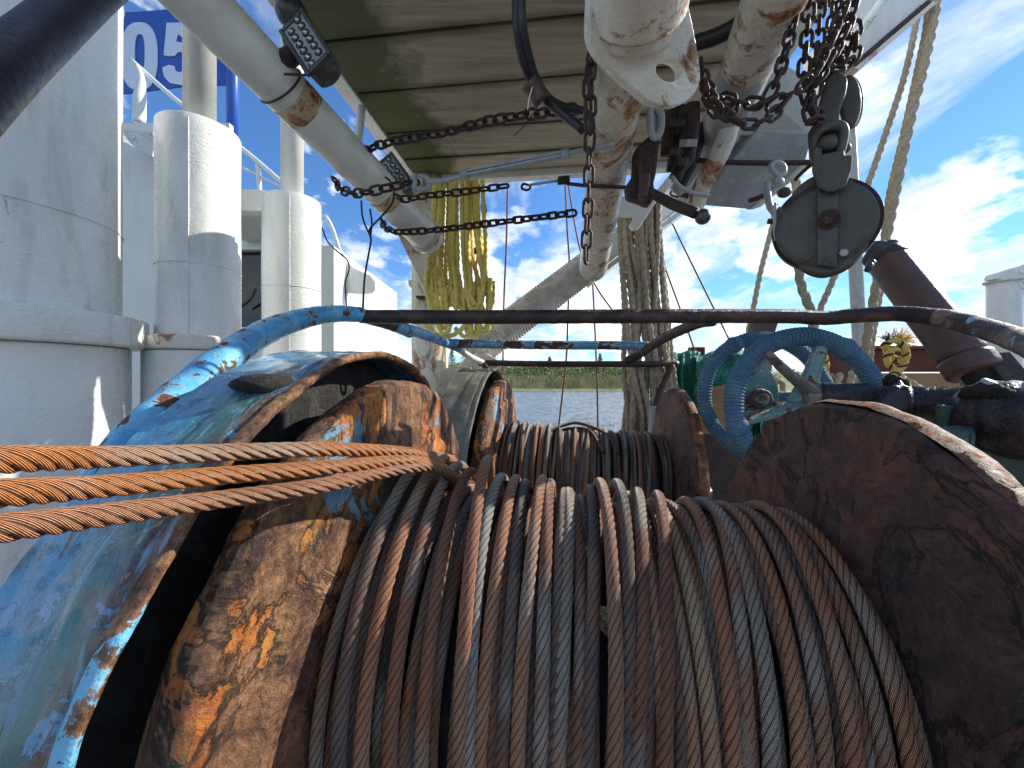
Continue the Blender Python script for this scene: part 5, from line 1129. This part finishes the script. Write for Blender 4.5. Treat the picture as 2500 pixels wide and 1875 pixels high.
netmesh(1700, 1880, lambda u: 868-14*math.sin(u*3.14)+3*math.sin(u*20), 2.75, 135, 'green fishing net draped over the bulwark behind the blue wheels', 3)
netmesh(1532, 1560, lambda u: 965+3*math.sin(u*7), 2.75, 200, 'narrow strip of green net visible left of the beige bundle', 6)
netmesh(1826, 1860, lambda u: 985+3*math.sin(u*7), 2.4, 150, 'turquoise net showing through the blue wheel below its hub', 8)
# striped rope knot
def stripe_fn(N):
    uvn = N.n('ShaderNodeUVMap', uv_map='UVMap'); u, v, _ = N.sep(uvn.outputs[0])
    s = N.m('SINE', N.m('ADD', N.m('MULTIPLY', u, 2*math.pi), N.m('MULTIPLY', v, -2*math.pi/.10)))
    col = N.mix(N.ramp(s, [(.76, 0), (.80, 1)]), (.58, .44, .12), (.03, .028, .025))
    return {'Base Color': col, 'Roughness': .8, 'Normal': N.bump(N.noise(N.co('Object'), 200, 4), .5, .002)}
M['stripe'] = mat('yellow_black_rope', stripe_fn)
t = thing('knotted_rope', 'yellow and black striped rope knot with a frayed orange tuft', 'rope', tuple(P(2190, 900, 1.9)))
KY = 1.9
rope_mb(PP([(2210, 985, KY), (2215, 940, KY-.02), (2185, 905, KY-.03), (2165, 880, KY-.03), (2175, 858, KY-.04), (2205, 850, KY-.04), (2212, 868, KY-.02), (2190, 878, KY), (2168, 862, KY), (2160, 842, KY-.02), (2185, 832, KY-.04), (2205, 842, KY-.05), (2212, 870, KY-.05), (2200, 900, KY-.04), (2175, 918, KY-.04), (2165, 950, KY), (2160, 985, KY)]), .0155, 3, .13, .004, 15, .18).build('rope', M['stripe'], t)
m_ = MB(); rr_ = random.Random(4)
for _ in range(150):
    a = P(2198+rr_.uniform(-10, 10), 838+rr_.uniform(-8, 8), KY-.03); an = rr_.uniform(-.5, 1.7); L_ = rr_.uniform(.03, .075); d_ = Vector((math.sin(an), rr_.uniform(-.4, .4), math.cos(an)))*L_
    if an < -.1: continue
    tube([a, a+d_*.5+Vector((0, 0, .004)), a+d_+Vector((rr_.gauss(0, .006), 0, -.006))], .0011, 4, .012, mb=m_)
M['tuft'] = mat('orange_fibres', plain((.72, .42, .05), .8, 0, .1, 100, .3))
m_.build('frayed_tuft', M['tuft'], t, kind='stuff')
m_ = MB()
for _ in range(60):
    a = P(2172+rr_.uniform(-10, 10), 832+rr_.uniform(-6, 6), KY-.03); an = rr_.uniform(-1.3, .5); L_ = rr_.uniform(.02, .055); d_ = Vector((math.sin(an), rr_.uniform(-.4, .4), math.cos(an)))*L_
    tube([a, a+d_*.5, a+d_+Vector((rr_.gauss(0, .006), 0, -.006))], .0011, 4, .012, mb=m_)
m_.build('frayed_tuft', M['dark'], t, kind='stuff', label='black frayed fibres')
for l, lb, mm in (([(2080, 975, 2.1), (2075, 940, 2.1), (2085, 905, 2.12), (2092, 880, 2.14), (2088, 850, 2.2)], 'cream rope standing beside the grey pole foot', 'beige'), ([(2040, 925, 2.3), (2052, 915, 2.28), (2046, 940, 2.26), (2060, 955, 2.24), (2085, 960, 2.2)], 'cream rope loop in front of the left pipe end', 'beige'),
                  ([(2010, 860, 2.4), (2018, 890, 2.4), (2014, 925, 2.4), (2018, 960, 2.4)], 'yellow black rope tail showing through the front wheel', 'stripe'), ([(2180, 925, 2.2), (2215, 930, 2.15), (2250, 950, 2.1), (2275, 968, 2.1)], 'cream rope lying on the timber rail right of the knot', 'beige'),
                  ([(1892, 935, 2.2), (1905, 930, 2.2), (1912, 950, 2.2), (1905, 985, 2.2), (1908, 1010, 2.2)], 'pale rope showing between the wheel hub and its spoke', 'beige')):
    rope_mb(PP(l), .016, 3, .13 if mm == 'stripe' else None, .006, 12, .2).build('rope', M[mm], label=lb, cat='rope', group='loose ropes by the bulwark')

# ------------------------------------------------------------------ blue wrapped hand wheels, shaft, brackets
def wheel(c, R, r, nrm, rot, lab, wraps=None):
    nrm = Vector(nrm).normalized(); u = nrm.cross(Vector((0, 0, 1))).normalized(); v = nrm.cross(u).normalized(); c = Vector(c)
    t = thing('hand_wheel', lab, 'wheel', tuple(c), 'blue rope bound hand wheels')
    ring = [c+(u*math.cos(q)+v*math.sin(q))*R for q in [2*math.pi*k/48 for k in range(48)]]
    path, s = resample(ring, .0016, True); n = len(path)
    ph_ = np.array([mnoise.noise(Vector((float(x)*9, 3, R*5))) for x in s]); rr = r*(1-.20+.20*np.abs(np.sin(s*math.pi/.0128+ph_*2.2))**.6*(1+.25*ph_)); 
    big = np.array([1+.05*mnoise.noise(Vector((float(x)*14, 0, R*9))) for x in s]); rr = rr*big
    m_ = MB(); m_.add(*sweep(path, rr, 20, s, closed=True)); m_.build('bound_rim', M['blue_cord'], t)
    for k, q0 in enumerate(wraps or (.3, 2.2, 4.1)):
        pts = [c+(u*math.cos(q0+d_)+v*math.sin(q0+d_))*R for d_ in (-.10, -.05, 0, .05, .10)]
        tube(pts, [r*.95, r*1.13, r*1.18, r*1.12, r*.95], 20, .004, .08, k).build('cord_knot', M['blue_cord'], t)
    return t, c, u, v, nrm
wa, wc, wu, wv, wn = wheel(P(1967, 992, 1.42), .252, .034, (-.04, -1, .08), 0, 'front blue cord bound wheel rim behind the dark right flange')
for q in (4.4, .25):
    e = wc+(wu*math.cos(q)+wv*math.sin(q))*.24; h = wc+Vector((.0, .03, 0))
    m_ = MB(); tube([h, h.lerp(e, .5), e], [.05, .030, .026], 14, .01, .06, 3, flat=(1, .6)).build('spoke', M['teal'], wa)
tube([P(1872, 862, 1.36), P(1925, 912, 1.37), P(1985, 958, 1.4)], [.022, .026, .038], 16, .008, .10, 6, flat=(1, .5)).build('spoke', M['casting'], wa, label='bare grey spoke')
tube([wc+Vector((-.01, 0, 0)), wc+Vector((.06, .01, 0))], .048, 20, .01, .08, 4).build('hub', M['casting'], wa)
wb, wc2, wu2, wv2, wn2 = wheel(P(1866, 968, 1.62), .240, .029, (-.04, -1, .08), 0, 'rear blue cord bound wheel rim seen left of and behind the front one', (1.2, 3.4, 5.2))
for q in (3.15, 1.0):
    e = wc2+(wu2*math.cos(q)+wv2*math.sin(q))*.25; tube([wc2, wc2.lerp(e, .5), e], [.045, .026, .024], 14, .01, .06, 3, flat=(1, .6)).build('spoke', M['blue_cord'], wb)
lob = [(1876, 868), (1885, 885), (1884, 905), (1895, 925), (1903, 955), (1902, 985), (1910, 1000), (1905, 1020), (1880, 1024), (1850, 1018), (1822, 1018), (1808, 995), (1806, 965), (1812, 940), (1835, 925), (1850, 905), (1862, 880)]
path, s_ = resample(PP([(a, b_, 1.50) for a, b_ in lob]), .008, True)
lb_ = thing('bearing_bracket', 'teal flaking bearing plate with a rusty nut inside the blue wheels', 'bracket', tuple(P(1855, 1020, 1.5)))
bevel(extrude([Vector(q) for q in path], (0, .03, 0)).build('plate', M['teal'], lb_, smooth=False), .008, 3)
tube([P(1857, 974, 1.455)+Vector((math.cos(q)*.034, 0, math.sin(q)*.028)) for q in [k*math.pi/9 for k in range(18)]], .010, 12, .006, .15, closed=True).build('collar', M['chain'], lb_)
cyl(P(1857, 974, 1.50), P(1862, 974, 1.45), .024, n=20).build('pin', M['teal'], lb_); cyl(P(1862, 972, 1.45), P(1865, 972, 1.435), .012, n=6).build('nut', M['flange_rim'], lb_, smooth=False)
t = thing('drive_shaft', 'dark greasy drive shaft lying level behind the big dark flange', 'shaft', tuple(P(2250, 975, 1.35)))
tube(PP([(1960, 972, 1.42), (1990, 968, 1.41), (2010, 968, 1.4), (2080, 972, 1.36)]), [.045, .052, .048, .046], 28, .008, .05, 3).build('hub_sleeve', M['casting'], t)
tube(PP([(2000, 968, 1.4), (2150, 978, 1.33), (2300, 988, 1.24), (2420, 990, 1.15), (2620, 1000, 1.03)]), [.050, .053, .055, .06, .062], 32, .01, .07, 5).build('shaft', M['grease'], t)
tube(PP([(2138, 975, 1.30), (2165, 985, 1.28), (2205, 992, 1.26), (2235, 992, 1.24)]), [.055, .088, .085, .055], 32, .006, .28, 9).build('greasy_coupling', M['grease'], t)
tube(PP([(2155, 938, 1.29), (2185, 935, 1.27), (2215, 950, 1.26)]), [.012, .03, .012], 14, .006, .45, 2).build('grease_lump', M['pitch'], t)
tube(PP([(2330, 1000, 1.16), (2370, 1010, 1.13), (2440, 1020, 1.08), (2560, 1030, 1.0)]), [.06, .092, .10, .10], 36, .008, .12, 7).build('bearing_housing', M['grease'], t)
tube(PP([(2405, 945, 1.06), (2418, 930, 1.05)]), .016, 6, .01).build('grease_nipple', M['galv'], t)
tube(PP([(2345, 968, 1.10), (2380, 955, 1.07), (2440, 960, 1.03), (2490, 970, 1.0)]), [.01, .022, .02, .012], 14, .006, .4, 2).build('grease_lump', M['pitch'], t)
t = thing('green_guard_plate', 'dark green steel guard plate behind the rim of the big dark flange', 'guard plate', tuple(P(2400, 1150, 1.2)))
bevel(extrude(PP([(2298, 988, 1.12), (2330, 990, 1.11), (2420, 1025, 1.06), (2540, 1080, 1.0), (2700, 1200, .95), (2700, 1500, .95), (2290, 1180, 1.15)]), (0, .02, .0)).build('plate', M['green_plate'], t, smooth=False), .006)
tube(PP([(2270, 1072, 1.06), (2330, 1080, 1.06), (2360, 1085, 1.05)]), [.03, .045, .048], 20, .006, .05).build('boss', M['green_plate'], t)
slab([(1715, 950, 2.6), (1800, 935, 2.6), (1800, 1060, 2.6), (1715, 1060, 2.6)], (0, .05, 0), M['wood_raw'], 'support_board', thing('stowed_board', 'stowed rough timber board standing left behind the blue wheels', 'board', tuple(P(1740, 1060, 2.6))))
slab([(1845, 775, 1.9), (1905, 775, 1.9), (1880, 850, 1.9), (1850, 920, 1.9), (1815, 930, 1.9)], (0, .05, 0), M['brown_cyl'], 'stay_plate', thing('dark_red_stay', 'dark red steel stay leaning behind the wheels under the top bar', 'stay', tuple(P(1850, 920, 1.9))))
